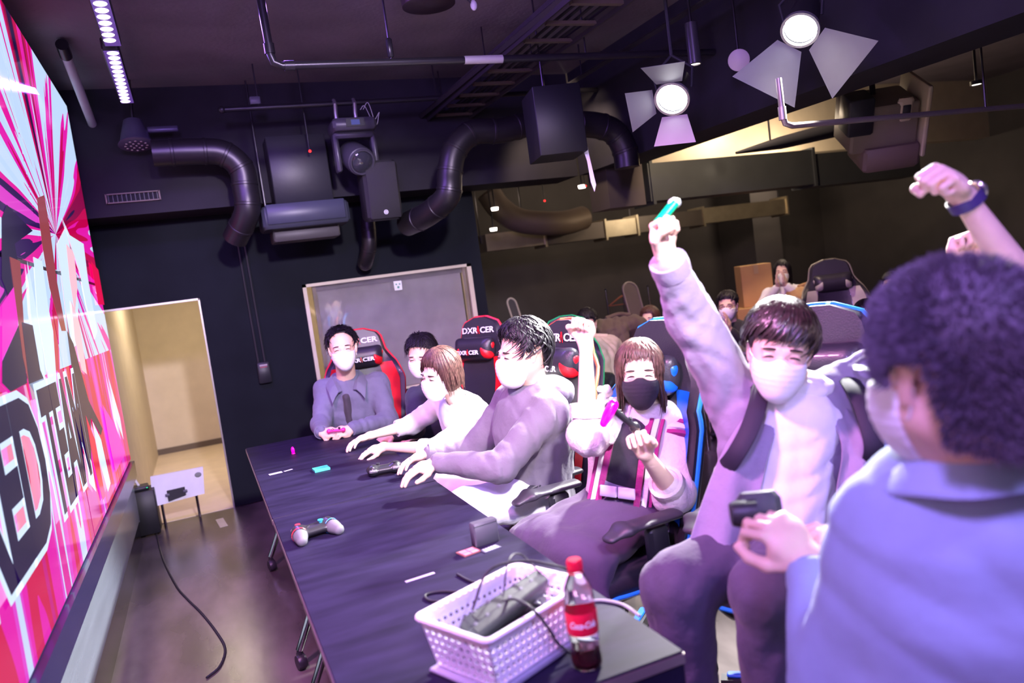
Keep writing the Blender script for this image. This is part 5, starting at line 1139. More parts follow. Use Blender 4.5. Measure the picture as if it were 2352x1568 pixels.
# woman in white leaning over the table
J = dict(head=pD(1012, 856, 3.86), nk=pD(1052, 922, 4.0), ch=pD(1085, 985, 4.10), pel=pD(1135, 1060, 4.28), sr=pD(1020, 925, 4.20), sl=pD(1105, 962, 3.86),
         er=pD(945, 975, 4.35), el=pD(1005, 1030, 3.82), wr=pD(850, 1000, 4.22), wl=pD(882, 1025, 3.98))
J.update(hr=J['pel']+np.array((-.02, .08, 0)), hl=J['pel']+np.array((-.02, -.08, 0)), kr=J['pel']+np.array((-.38, .10, .0)), kl=J['pel']+np.array((-.38, -.08, .0)))
J.update(ar=np.array((J['kr'][0]+.05, J['kr'][1], .09)), al=np.array((J['kl'][0]+.05, J['kl'][1], .09))); bones('P3', J)
sp = dict(face=(-.93, -.35, -.22), tilt=-.12, hs=.98, fem=True, skin=SKINF, hair=dict(HM_BOB), hairmat=HAIRBR, mask=MASKW, seed=9, s=.92, hsz=.95, arm=.22,
    hand_r=((-.95, -.25, -.10), (0, .1, 1), OPEN), hand_l=((-.95, .15, -.12), (0, -.1, 1), OPEN),
    top=dict(name='blouse', mat=fabric('white_cotton', (.80, .79, .82), bump=.2), end=(.25, .30), sl=1.05, g=1.02, fold=.005, ff=30, label='loose white blouse with elbow length sleeves', cuff=1.15), bottom=dict(name='skirt', mat=TROU_D), shoes=SHOE, toe=(-1, 0, 0))
person('person', 'woman with brown bobbed hair and white blouse leaning over the far table', J, sp, 'players at the tables')
# man in grey hoodie, profile
J = dict(head=pD(1200, 812, 3.16), nk=pD(1228, 898, 3.22), ch=pD(1225, 985, 3.28), pel=pD(1235, 1130, 3.34), sr=pD(1180, 915, 3.42), sl=pD(1262, 945, 3.10),
         er=pD(1085, 1035, 3.50), el=pD(1150, 1072, 3.00), wr=pD(985, 1040, 3.45), wl=pD(1000, 1062, 3.10))
J.update(hr=J['pel']+np.array((-.03, .09, 0)), hl=J['pel']+np.array((-.03, -.08, 0)), kr=pD(1035, 1115, 3.42), kl=pD(1075, 1165, 3.10))
J.update(ar=np.array((J['kr'][0]+.02, J['kr'][1], .09)), al=np.array((J['kl'][0]+.02, J['kl'][1], .09))); bones('P4', J)
sp = dict(face=(-.99, -.10, -.06), tilt=.0, hs=1.03, hair=dict(HM_MID, prof=P_WAVY, thick=.021, n=1200, mess=.40, lift=.022), mask=MASKW, seed=11, arm=.10,
    hand_r=((-.97, .05, -.15), (0, .1, 1), OPEN), hand_l=((-.97, .10, -.15), (0, -.1, 1), OPEN),
    top=dict(name='hoodie', mat=fabric('grey_fleece', (.15, .13, .175), bump=.5), g=1.12, dg=1.22, sl=1.18, fold=.0045, ff=34, label='grey lilac hooded sweatshirt', cuff=1.0),
    bottom=dict(name='trousers', mat=fabric('white_denim', (.78, .78, .84)), rh=.10, rk=.08, fold=.005, label='white trousers'), shoes=SHOE, toe=(-1, 0, 0))
r = person('person', 'man with wavy black hair and grey hoodie in profile reaching over the table, white trousers', J, sp, 'players at the tables')
# hood
v = Vol(*bb([J['nk']], .20), .010); n_ = J['nk']+np.array((.03, 0, -.02))
v.ell(n_+np.array((.035, 0, .0)), (.105, .125, .075), 0); v.seg(n_+np.array((-.08, .06, -.03)), n_+np.array((-.12, .02, -.08)), .03, .025, .03); v.seg(n_+np.array((-.08, -.06, -.03)), n_+np.array((-.12, -.02, -.08)), .03, .025, .03)
v.seg(J['nk']+np.array((.01, 0, -.05)), J['nk']+np.array((-.03, 0, .12)), .062, .080, .015, op='s'); v.folds(.004, 40, 3); vbuild('hood', [(v, None)], MATS['grey_fleece'], sp['_top'], 1)
B = MB(); g = J['nk']+np.array((-.135, 0, -.10))
for q in (-1, 1): B.tube(crom([g+np.array((.01, q*.03, .02)), g+np.array((-.015, q*.035, -.05)), g+np.array((-.01, q*.04, -.15))], 4), .004, 6)
B.build('drawstring', MATS['grey_fleece'], sp['_top'], world=True)
# woman with black mask
J = dict(head=pD(1470, 858, 2.82), nk=pD(1478, 942, 2.88), ch=pD(1462, 1030, 2.90), pel=pD(1440, 1165, 2.95), sr=pD(1408, 972, 2.96), sl=pD(1548, 985, 2.86),
         er=pD(1350, 1000, 2.72), el=pD(1545, 1130, 2.72), wr=pD(1345, 792, 2.72), wl=pD(1480, 1040, 2.52))
J.update(hr=J['pel']+np.array((-.09, .02, 0)), hl=J['pel']+np.array((.06, -.05, 0)), kr=pD(1235, 1235, 2.85), kl=pD(1330, 1285, 2.62))
J.update(ar=np.array((J['kr'][0]-.02, J['kr'][1]-.02, .10)), al=np.array((J['kl'][0]-.02, J['kl'][1]-.02, .10))); bones('P5', J)
CREAM = fabric('cream_knit', (.70, .62, .64), bump=.5, bs=90)
sp = dict(face=(-.60, -.95, .0), tilt=-.05, hs=.98, fem=True, skin=SKINF, hair=dict(HM_LONG), hairmat=HAIRBR, mask=MASKK, mask_label='black face mask', seed=13, s=.92, hsz=.95, arm=.26, smile=1.4,
    hand_r=((.10, -.10, 1), (.9, .3, 0), FIST), hand_l=((-.42, -.25, .85), (.45, .8, .3), HOLD),
    top=dict(name='cardigan', mat=CREAM, end=(.22, .30), sl=1.35, g=1.02, fold=.006, ff=28, label='cream knitted cardigan with rolled sleeves', cuff=1.5),
    bottom=dict(name='skirt', mat=fabric('plum_suede', (.065, .040, .09), bump=.4), skirt=True, fold=.006, ff=20, label='long dark plum skirt'), shoes=SHOE)
r = person('person', 'woman with long brown hair, black mask and cream cardigan raising one fist', J, sp, 'players at the tables')
t = sp['_top']; ax_ = J['pel']-J['nk']; R_ = unit(J['sr']-J['sl']); F_ = unit(np.cross(R_, unit(ax_))); F_ = F_ if F_[1] < 0 else -F_
v = Vol(*bb([J['nk'], J['pel']], .18), .010); v.seg(J['nk']+ax_*.26+F_*.055, J['pel']+F_*.03, .100, .112, .02, R=R_, da=.112, db=.115); v.folds(.002, 30, 4); vbuild('top', [(v, None)], fabric('black_jersey', (.025, .020, .035)), r, 1)
def strip(name, pts, w, m, par, R0, th=.012):
    B = MB(); P_ = []
    sm = crom(pts, 5)
    for p in sm: P_.append([p-R0*w/2, p-R0*w/6, p+R0*w/6, p+R0*w/2])
    B.grid(P_); N_ = unit(np.cross(sm[-1]-sm[0], R0)); N_ = N_ if N_ @ (CAMP-sm[0]) > 0 else -N_
    B2 = MB(); B2.grid([[q+N_*th for q in r_] for r_ in P_]); B2.grid([[q for q in r_][::-1] for r_ in P_])
    for j in (0, 3): B2.grid([[r_[j], r_[j]+N_*th] for r_ in P_])
    B2.grid([P_[0], [q+N_*th for q in P_[0]]]); B2.grid([P_[-1], [q+N_*th for q in P_[-1]]]); return B2.build(name, m, par, world=True)
MAG = fabric('magenta_knit', (.30, .02, .16), bump=.4, bs=90); PALK = fabric('pale_knit', (.75, .68, .75), bump=.4, bs=90)
for q, s_ in ((1, .045), (-1, .06)):
    for off, m_, w_ in ((0, MAG, .022), (.024, PALK, .018), (.044, MAG, .012)):
        P_ = [J['nk']+R_*q*(.050+off)+F_*.075+np.array((0, 0, -.01)), J['nk']+ax_*.22+R_*q*(.060+off)+F_*(.140-off*.3), J['nk']+ax_*.52+R_*q*(.066+off)+F_*(.150-off*.5), J['nk']+ax_*.85+R_*q*(.072+off)+F_*(.145-off*.5)]
        strip('front_band', P_, w_, m_, t, R_)
for k, m_ in ((0, MAG), (1, PALK), (2, MAG)):
    d = unit(J['el']-J['sl']); B = MB(); c = J['sl']+d*(.015+.022*k); B.lathe([(.080, -.011), (.098, -.007), (.098, .007), (.080, .011)], c, 28, d); B.build('shoulder_stripe', m_, t, world=True)
v = Vol(*bb([J['nk']], .16), .008); v.seg(J['nk']+R_*.03, J['nk']-R_*.03, .062, .062, .02); v.folds(.004, 60, 2); v.seg(J['nk']-np.array((0, 0, .03)), J['nk']+np.array((0, 0, .12)), .046, .05, .01, op='s'); vbuild('neck_scarf', [(v, None)], CREAM, t, 1)
B = MB(); c = J['nk']+ax_*.70+F_*.03; B.lathe([(.138, -.022), (.142, -.020), (.142, .020), (.138, .022)], c, 36, unit(ax_)); B.build('belt', mat('lilac_belt', (.25, .20, .32), .4), r, world=True)
B = MB()
for sx in (-1, 1): B.box(c+F_*.150+R_*sx*.034, (.064, .008, .042), np.stack([R_, F_, np.cross(R_, F_)], 1), .004)
tag(B.build('belt_buckle', mat('lilac_buckle', (.45, .38, .55), .3), r, world=True), 'lilac two part belt buckle')
v = Vol(*bb([J['sr'], J['er']], .17), .008); rs = np.random.RandomState(4)
for i in range(34):
    u_ = rs.uniform(0, 1); p = pD(1385, 890, 2.78)*(1-u_)+pD(1395, 1010, 2.74)*u_+rs.normal(size=3)*.016; v.ell(p, rs.uniform(.010, .020), .006)
vbuild('ruffle', [(v, None)], CREAM, t, 1)
joypad('magenta and black small controller held up by the woman in the black mask', pD(1430, 958, 2.46), unit(pD(1462, 985, 2.47)-pD(1398, 932, 2.44)), mat('black_controller', (.02, .02, .024), .3), 1.3)
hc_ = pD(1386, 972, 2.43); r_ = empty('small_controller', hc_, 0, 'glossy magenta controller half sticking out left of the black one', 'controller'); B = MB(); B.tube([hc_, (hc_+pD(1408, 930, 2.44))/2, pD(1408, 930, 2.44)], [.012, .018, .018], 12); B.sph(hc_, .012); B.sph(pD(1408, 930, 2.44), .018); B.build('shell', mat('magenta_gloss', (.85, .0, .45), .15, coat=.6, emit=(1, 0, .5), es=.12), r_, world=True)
# man with both arms raised
J = dict(head=pD(1790, 806, 2.10), nk=pD(1838, 905, 2.20), ch=pD(1815, 1010, 2.22), pel=pD(1760, 1230, 2.22), sr=pD(1690, 915, 2.26), sl=pD(1935, 905, 2.22),
         er=pD(1590, 735, 2.16), el=pD(2100, 800, 2.12), wr=pD(1530, 590, 2.02), wl=pD(2205, 620, 2.10))
J.update(hr=J['pel']+np.array((-.09, -.02, -.02)), hl=J['pel']+np.array((.08, -.06, -.02)), kr=pD(1555, 1345, 2.02), kl=pD(1765, 1360, 1.86))
J.update(ar=np.array((J['kr'][0]+.02, J['kr'][1]+.03, .09)), al=np.array((J['kl'][0]+.05, J['kl'][1]+.08, .09))); bones('P6', J)
LIL = fabric('lilac_grey_cotton', (.26, .22, .31), bump=.5)
sp = dict(face=(-.62, -.78, -.10), tilt=-.20, hs=1.02, hair=dict(HM_MID, prof=[(0, 87), (25, 86), (48, 90)]+P_FRINGE[3:], thick=.024, n=1500, len=55, sweep=.9, mess=.16, width=.0045, lift=.012), hairmat=mat('dark_brown_hair', (.028, .016, .016), .3, var=.4, vscale=60, spec=.7), mask=MASKW, seed=17, smile=1.5, arm=.10,
    hand_r=((-.05, .0, 1), (-.1, .9, .0), FIST, 1.0), hand_l=((.1, 0, 1), (0, .9, 0), FIST),
    top=dict(name='open_jacket', mat=LIL, g=1.10, dg=1.0, sl=1.30, sw=1.15, fold=.0045, ff=40, end=(.95, .88), label='lilac grey open jacket', cuff=1.08),
    bottom=dict(name='trousers', mat=fabric('plum_trousers', (.060, .045, .085)), rh=.105, rk=.088, ra=.070, fold=.005), shoes=SHOE)
r = person('person', 'man throwing both arms up, open lilac jacket over a white shirt', J, sp, 'players at the tables')
t = sp['_top']; ax_ = J['pel']-J['nk']; R_ = unit(J['sr']-J['sl']); F_ = unit(np.cross(R_, unit(ax_))); F_ = F_ if F_[1] < 0 else -F_
WH = fabric('white_jersey', (.82, .80, .84), bump=.2)
v = Vol(*bb([J['nk'], J['pel']], .22), .009); v.seg(J['nk']+ax_*.18+F_*.035, J['pel']+F_*.045-unit(ax_)*.0, .125, .150, .02, R=R_, da=.105, db=.130); v.seg(J['pel']+F_*.045, J['pel']+F_*.06+np.array((0, 0, -.05)), .150, .155, .02, R=R_, da=.13, db=.12)
v.seg(J['nk']+ax_*.18+F_*.03, J['nk']+ax_*.02, .10, .066, .03); v.folds(.0035, 36, 8); tag(vbuild('shirt', [(v, None)], WH, r, 1), 'white shirt hanging below the open jacket')
v = Vol(*bb([J['nk']], .14), .007); v.ell(J['nk']+np.array((0, 0, .02))+F_*.02, (.085, .085, .045), 0); v.folds(.004, 60, 5); vbuild('collar', [(v, None)], WH, r, 1)
for q, lb, pts, w_ in ((1, 'front', [(.070, .02, .07), (.120, .30, .155), (.135, .62, .185), (.140, 1.02, .205), (.135, 1.20, .22)], .16), (-1, 'front', [(.065, .02, .06), (.130, .30, .150), (.150, .6, .18), (.175, .98, .19)], .11)):
    P_ = [J['nk']+ax_*b+R_*q*a+F_*c for a, b, c in pts]; B = MB(); G = []
    for i, p in enumerate(crom(P_, 6)):
        k = i/(6*(len(P_)-1)); G.append([p+R_*q*w_*(u-.35)*(0.55+.6*k)+F_*(.012*math.sin(u*9+k*5)-.05*abs(u-.35))+ax_*0 for u in np.linspace(0, 1, 10)])
    B.grid(G); N_ = F_*.008; B.grid([[x_-N_ for x_ in r__][::-1] for r__ in G]); B.grid([[r__[0], r__[0]-N_] for r__ in G]); B.grid([[r__[-1], r__[-1]-N_] for r__ in G]); B.grid([G[-1], [x_-N_ for x_ in G[-1]]]); B.build('jacket_front', LIL, t, world=True)
STR = mat('dark_backpack_strap', (.014, .011, .026), .7)
bp = empty('backpack', J['ch'], 0, 'dark backpack worn by the man with both arms raised, straps over his shoulders', 'backpack')
for q in (1, -1):
    P_ = [J['nk']+R_*q*.10-F_*.14+ax_*.10, J['nk']+R_*q*.115-F_*.04+np.array((0, 0, .050)), J['nk']+R_*q*.125+F_*.085+np.array((0, 0, .018)), J['nk']+R_*q*.150+ax_*.16+F_*.165, J['nk']+R_*q*.175+ax_*.34+F_*.180, J['nk']+R_*q*.185+ax_*.46+F_*.12, J['nk']+R_*q*.17+ax_*.50+F_*.02]
    B = MB(); B.tube(crom(P_, 7), .026, 10, flat=.32); s__ = B.build('shoulder_strap', STR, bp, world=True)
v = Vol(*bb([J['ch']-F_*.2], .26), .012); v.seg(J['ch']-F_*.19+ax_*-.15, J['ch']-F_*.18+ax_*.45, .14, .15, .02, R=R_, da=.06, db=.075); vbuild('bag_body', [(v, None)], STR, bp, 1)
g0, g1 = pD(1515, 508, 1.99), pD(1549, 466, 1.99); g_ = empty('small_controller', g0, 0, 'bright green small controller gripped in the raised fist', 'controller')
B = MB(); d_ = unit(g1-g0); B.tube([g0-d_*.01, g1], .021, 14, flat=.6); B.build('shell', mat('green_plastic', (.0, .62, .22), .25, coat=.4), g_, world=True); B = MB(); B.sph(g1, (.019, .015, .014)); B.build('end_cap', mat('pale_end', (.45, .5, .48), .3), g_, world=True)
# man in the blue shirt in the right foreground
J = dict(head=pD(2190, 850, 1.06), nk=pD(2235, 1075, 1.13), ch=pD(2230, 1330, 1.20), pel=pD(2140, 1800, 1.30), sl=pD(2060, 1235, 1.22), sr=pD(2500, 1120, 1.12),
         el=pD(1905, 1560, 1.32), er=pD(2340, 1560, 1.45), wl=pD(1865, 1290, 1.45), wr=pD(1985, 1270, 1.52))
J.update(hl=J['pel']+np.array((-.10, .02, 0)), hr=J['pel']+np.array((.08, -.04, 0))); J.update(kl=J['hl']+np.array((.0, .10, -.36)), kr=J['hr']+np.array((.02, .10, -.36)))
J.update(al=np.array((J['kl'][0], J['kl'][1]-.06, .09)), ar=np.array((J['kr'][0], J['kr'][1]-.06, .09))); bones('P7', J); print('P7pel', J['pel'])
hd = unit(np.array((.13, .98, -.04)))
sp = dict(face=hd, tilt=.03, hs=1.10, hair=dict(HM_SHORT, prof=[(0, 50), (55, 66), (66, 108), (80, 112), (86, 92), (108, 94), (120, 150), (180, 165)], thick=.020, n=60, len=10, lift=.004, width=.004, fuzz=20000, fl=.009), seed=21, mask=MASKW, glasses=True, hairmat=mat('ash_black_hair', (.10, .075, .11), .6, var=.4, vscale=50),
    arm=.10, hand_l=((-.38, .45, .62), (-.05, -.8, .5), HOLD, 1.12), hand_r=((-.75, .25, .40), (.1, -.5, .8), HOLD, 1.12),
    top=dict(name='shirt', mat=fabric('pale_blue_cotton', (.30, .37, .54), bump=.2), g=1.18, dg=1.15, sl=1.25, sw=1.1, fold=.005, ff=20, end=(.86, .86), label='pale blue long sleeved shirt', cuff=1.1, neck=True), bottom=dict(name='trousers', mat=TROU_D), shoes=SHOE, toe=(.1, 1, 0))
sp['s'] = 1.05
r = person('person', 'man with short fuzzy hair and pale blue shirt seen from behind at the right edge', J, sp, 'players at the tables')
collar(sp['_top'], J, MATS['pale_blue_cotton'], hd)
B = MB(); a_, b_ = J['sl'], J['nk']+(J['ch']-J['nk'])*.25; B.tube(crom([J['sl']+np.array((-.03, -.07, .02)), (J['sl']+J['ch'])/2+np.array((0, -.13, .08)), J['ch']+np.array((.15, -.14, .12))], 5), .004, 6); B.build('yoke_seam', MATS['pale_blue_cotton'], sp['_top'], world=True)
# dark device in his hands
c = pD(1745, 1172, 1.55); r_ = empty('handheld_camera', c, 0, 'blurred dark grey handheld device held by the man in the pale blue shirt', 'camera'); Rc = basis(-.5, .2)
bx('camera_body', c, (.085, .05, .075), mat('dark_grey_rubber', (.05, .055, .06), .55, bump=.4, bscale=200), r_, Rc, .014); B = MB(); B.lathe([(.0, .05), (.022, .05), (.026, .04), (.026, 0)], c+Rc@np.array((-.01, .02, 0)), 20, -Rc[:, 0]); B.build('lens', BLACKM, r_, world=True); bx('grip', c+Rc@np.array((.03, .01, -.04)), (.035, .045, .07), BLACKM, r_, Rc, .012)
# arm raised at the right edge
J = dict(head=pD(2560, 560, 1.75), nk=pD(2570, 740, 1.85), ch=pD(2570, 900, 1.88), pel=pD(2560, 1280, 1.95), sr=pD(2470, 830, 1.90), sl=pD(2700, 800, 1.80), er=pD(2400, 725, 1.66), el=pD(2720, 1050, 1.75), wr=pD(2215, 455, 1.60), wl=pD(2650, 1180, 1.6))
bones('P8', J)
J.update(hr=J['pel']+np.array((-.09, 0, 0)), hl=J['pel']+np.array((.09, 0, 0))); J.update(kr=J['hr']+np.array((-.02, .1, -.38)), kl=J['hl']+np.array((.02, .1, -.38)), ar=np.array((J['hr'][0], J['hr'][1], .09)), al=np.array((J['hl'][0], J['hl'][1], .09)))
sp = dict(face=(-.9, -.2, 0), hair=HM_SHORT, seed=23, arm=.30, hand_r=((-.70, -.12, .62), (.55, -.50, .65), FIST, 1.02), mask=MASKW, hand_l=((-.3, -.3, -.9), (.8, -.5, 0), REST),
    top=dict(name='t_shirt', mat=fabric('dark_tee', (.04, .04, .06)), end=(.02, .02)), bottom=dict(name='trousers', mat=TROU_D), shoes=SHOE, toe=(-1, 0, 0))
r = person('person', 'person outside the right edge whose bare raised fist and forearm carry a wristwatch', J, sp, 'players at the tables')
watch(r, J, 'r', 'wristwatch with dark violet strap and bright round dial', rr=.034, at=.02, face_dir=(.5, -.1, .6), strap=mat('violet_strap', (.05, .03, .12), .5), dial=mat('silver_dial', (.85, .84, .82), .15, .9), ds=.021)

for J_, lb, z_ in ((np.array((1.23, 4.02, 0)), 'low black stool hidden under the woman in white', .38),):
    r = empty('stool', J_, 0, lb, 'stool'); B = MB(); B.lathe([(0, z_-.05), (.16, z_-.05), (.18, z_-.03), (.18, z_), (0, z_+.01)], n=24); B.build('seat', LEA, r); B = MB(); B.cyl((0, 0, .02), (0, 0, z_-.04), .03); B.build('post', BLACKM, r); B = MB(); B.lathe([(0, 0), (.18, 0), (.18, .012), (.04, .03), (0, .03)], n=24); B.build('base_plate', BLACKM, r)
# ------------------------------------------------------------------ far room: audience and furniture
def seated(label, hp, dep, face, spec, lean=0.0, sc=1.0, hands='lap', seat=.46):
    h = pD(hp[0], hp[1], dep); F = unit(np.array((face[0], face[1], 0))); L_ = np.array((-F[1], F[0], 0)); 
    J = dict(head=h, nk=h-F*.02+np.array((0, 0, -.17*sc)), ch=h-F*.05+np.array((0, 0, -.32*sc)))
    J['pel'] = np.array((h[0]-F[0]*(.08+lean), h[1]-F[1]*(.08+lean), max(seat, h[2]-.66)));
    for q, s_ in (('l', 1), ('r', -1)):
        J['s'+q] = J['nk']+L_*s_*.165+np.array((0, 0, -.05)); J['h'+q] = J['pel']+L_*s_*.09; J['k'+q] = J['pel']+L_*s_*.13+F*.40; J['a'+q] = np.array((J['k'+q][0], J['k'+q][1], .09))
        if hands == 'clap': J['e'+q] = J['s'+q]+L_*s_*.06+F*.10+np.array((0, 0, -.22)); J['w'+q] = h+F*.22+L_*s_*.035+np.array((0, 0, -.20+.02*s_))
        elif hands == 'pray': J['e'+q] = J['s'+q]+L_*s_*.10+F*.14+np.array((0, 0, -.16)); J['w'+q] = h+F*.17+L_*s_*.04+np.array((0, 0, -.13))
        else: J['e'+q] = J['s'+q]+L_*s_*.05+F*.05+np.array((0, 0, -.26)); J['w'+q] = J['e'+q]+F*.20-L_*s_*.10+np.array((0, 0, -.05))
    sp = dict(face=face, coarse=1.7, hair=HM_MID, mask=MASKW, toe=F, shoes=SHOE, bottom=dict(name='trousers', mat=TROU_D)); sp.update(spec)
    for q, s_ in (('l', 1), ('r', -1)): sp['hand_'+q] = ((F*.3+np.array((0, 0, 1)), L_*s_, ((10, 12, 8), ((.8, .5, 0), (.9, .2, 0), (1, 0, 0)))) if hands != 'lap' else (F-L_*s_*.4, np.array((0, 0, 1.)), REST))
    hs_ = dict(sp['hair']); hs_['n'] = 200; hs_['width'] = .008; sp['hair'] = hs_
    o = person('person', label, J, sp, 'audience in the far room'); bones(label[:12], J); return J
BK = lambda n, c: fabric(n, c, bump=.15)
seated('man in black hoodie, eyeglasses and white mask clapping behind the raised arm', (1672, 703), 6.6, (-.75, -.66, 0), dict(top=dict(name='hoodie', mat=BK('black_hoodie_cloth', (.02, .02, .022)), sl=1.1), glasses=True, seed=31), hands='clap')
seated('woman in white blouse and black apron dress clapping beside the cardboard boxes', (1797, 625), 8.2, (-.75, -.66, 0), dict(fem=True, skin=SKINF, hair=dict(HM_LONG, n=200), top=dict(name='blouse', mat=MATS['white_cotton'], label='white blouse'), seed=33, s=.95), hands='pray', seat=.6)
seated('woman with bobbed hair in a grey top seated left of the blue chair', (1493, 733), 7.4, (-.8, -.6, 0), dict(fem=True, skin=SKINF, hair=dict(HM_BOB, n=120), hairmat=HAIRBR, top=dict(name='top', mat=BK('grey_top_cloth', (.13, .12, .10))), seed=35, s=.95), hands='clap')
seated('person in dark checked shirt with clasped hands behind the raised fist', (1350, 742), 7.0, (-.7, -.7, -.3), dict(top=dict(name='shirt', mat=BK('dark_green_check', (.02, .04, .045))), seed=37), hands='lap')
seated('dark haired woman with white mask beside the blue chair back, right', (1990, 728), 5.6, (-.95, -.3, 0), dict(fem=True, hair=dict(HM_LONG, n=200), top=dict(name='coat', mat=BK('tan_coat_cloth', (.36, .26, .16))), seed=39, s=.95), hands='clap')
seated('dark haired person with white mask half hidden by the foreground man', (2048, 655), 7.8, (-.8, -.6, 0), dict(top=dict(name='sweater', mat=BK('black_sweater_cloth', (.02, .02, .025))), seed=41), hands='clap')
# small table in front of the man in black
def pane_box(B, a, b): a = np.array(a, float); b = np.array(b, float); B.box((a+b)/2, np.abs(b-a))
c = pD(1690, 805, 6.1); r = empty('side_table', (c[0], c[1], 0), -.7, 'grey table in front of the clapping man in black', 'table')
B = MB(); B.box((0, 0, c[2]), (.62, .45, .03), None, .004); B.build('tabletop', mat('grey_laminate', (.17, .16, .15), .5), r); B = MB(); B.box((0, -.2, c[2]-.16), (.58, .015, .28), None, .003); B.build('front_panel', mat('grey_laminate', (.17, .16, .15)), r)
for sx in (-1, 1):
    for sy in (-1, 1): B = MB(); B.cyl((sx*.28, sy*.19, 0), (sx*.28, sy*.19, c[2]-.01), .014); B.build('leg', CHROME, r)
# cardboard boxes
CARD = mat('brown_cardboard', (.52, .30, .12), .75, bump=.1)
def carton(label, p, d, z0, rz):
    r = empty('cardboard_box', (p[0], p[1], z0), rz, label, 'box', 'cardboard boxes'); B = MB(); B.box((0, 0, d[2]/2), d, None, .003); B.build('carton', CARD, r, smooth=False); B = MB(); B.box((0, 0, d[2]+.0007), (.05, d[1], .0015)); B.box((0, -d[1]/2-.0007, d[2]-.05), (.05, .0015, .10)); B.build('packing_tape', mat('packing_tape', (.5, .34, .18), .3), r, smooth=False); return r
pb = pD(1745, 740, 8.75); carton('large cardboard box under the taller upright one beside the clapping woman', pb, (.55, .5, .82), 0, -.5); carton('upright cardboard box standing on the large one beside the clapping woman', pb+np.array((.02, .05, 0)), (.34, .3, .46), .823, -.45)
# clothes rack poles, hanger and ironing board
def pole(label, a, b, Y):
    p, q = pY(*a, Y), pY(*b, Y); r = empty('rack_pole', (p[0], p[1], 0), 0, label, 'pole', 'steel rack poles'); B = MB(); B.cyl((0, 0, .02), (0, 0, p[2]), .012); B.build('tube', CHROME, r); B = MB(); B.lathe([(0, 0), (.14, 0), (.14, .012), (.02, .022), (0, .022)]); B.build('base_plate', BLACKM, r); B = MB(); B.sph((0, 0, p[2]), .014); B.build('tip', BLACKM, r); return p
pole('left steel rack pole, short, above the seated audience', (1391, 665), (1396, 715), 8.2); P_ = pole('middle steel rack pole with the orange coat hanger', (1430, 668), (1440, 730), 8.2); pole('right steel rack pole against the dark wall', (1488, 657), (1495, 710), 8.2)
r = empty('coat_hanger', P_+np.array((0, 0, -.06)), -.4, 'orange brown wooden coat hanger on the middle rack pole', 'hanger'); B = MB(); B.tube([(-.19, 0, -.10), (-.04, 0, -.01), (0, 0, .005), (.04, 0, -.01), (.19, 0, -.10)], [.007, .011, .012, .011, .007], 8); B.tube([(-.18, 0, -.10), (.18, 0, -.10)], .006, 8); B.build('hanger_body', mat('orange_wood', (.45, .17, .06), .5), r); B = MB(); B.tube([(0, 0, 0), (0, 0, .05), (.02, 0, .07), (.0, 0, .085), (-.015, 0, .07)], .0025, 6); B.build('hook', CHROME, r)
a = pY(1443, 648, 8.0); b = pY(1470, 745, 8.0); r = empty('ironing_board', (b[0], 8.0, 0), 0, 'long narrow round topped board leaning upright behind the audience', 'board'); w = .10; d = unit(b-a)*np.array((1, 1, 1)); s_ = np.array((1, 0, 0)); b2 = a+d*(a[2]/max(.1, -d[2]))
pts = [b2-s_*w, b2+s_*w]+[a+d*.10+s_*w*math.cos(t)-d*.10*math.sin(t) for t in np.linspace(0, PI, 9)]
B = MB(); B.prism(pts, (0, .03, 0)); B.build('board', mat('brown_board', (.22, .18, .14), .6), r, world=True); B = MB(); B.tube(pts[1:]+[pts[0]], .010, 6); B.build('board_rim', mat('pale_rim', (.5, .44, .34), .4), r, world=True)
a = pY(1172, 685, 7.6); b = pY(1190, 740, 7.6); r = empty('ironing_board', (b[0], 7.6, 0), 0, 'pale rimmed narrow board leaning upright right of the glazed opening', 'board'); d = unit(b-a); b2 = a+d*(a[2]/max(.1, -d[2])); w = .05
pts = [b2-s_*w, b2+s_*w]+[a+d*.06+s_*w*math.cos(t)-d*.06*math.sin(t) for t in np.linspace(0, PI, 9)]
B = MB(); B.prism(pts, (0, .03, 0)); B.build('board', mat('dark_board', (.06, .055, .05), .6), r, world=True); B = MB(); B.tube(pts[1:]+[pts[0]], .010, 6); B.build('board_rim', mat('pale_rim', (.5, .44, .34)), r, world=True)
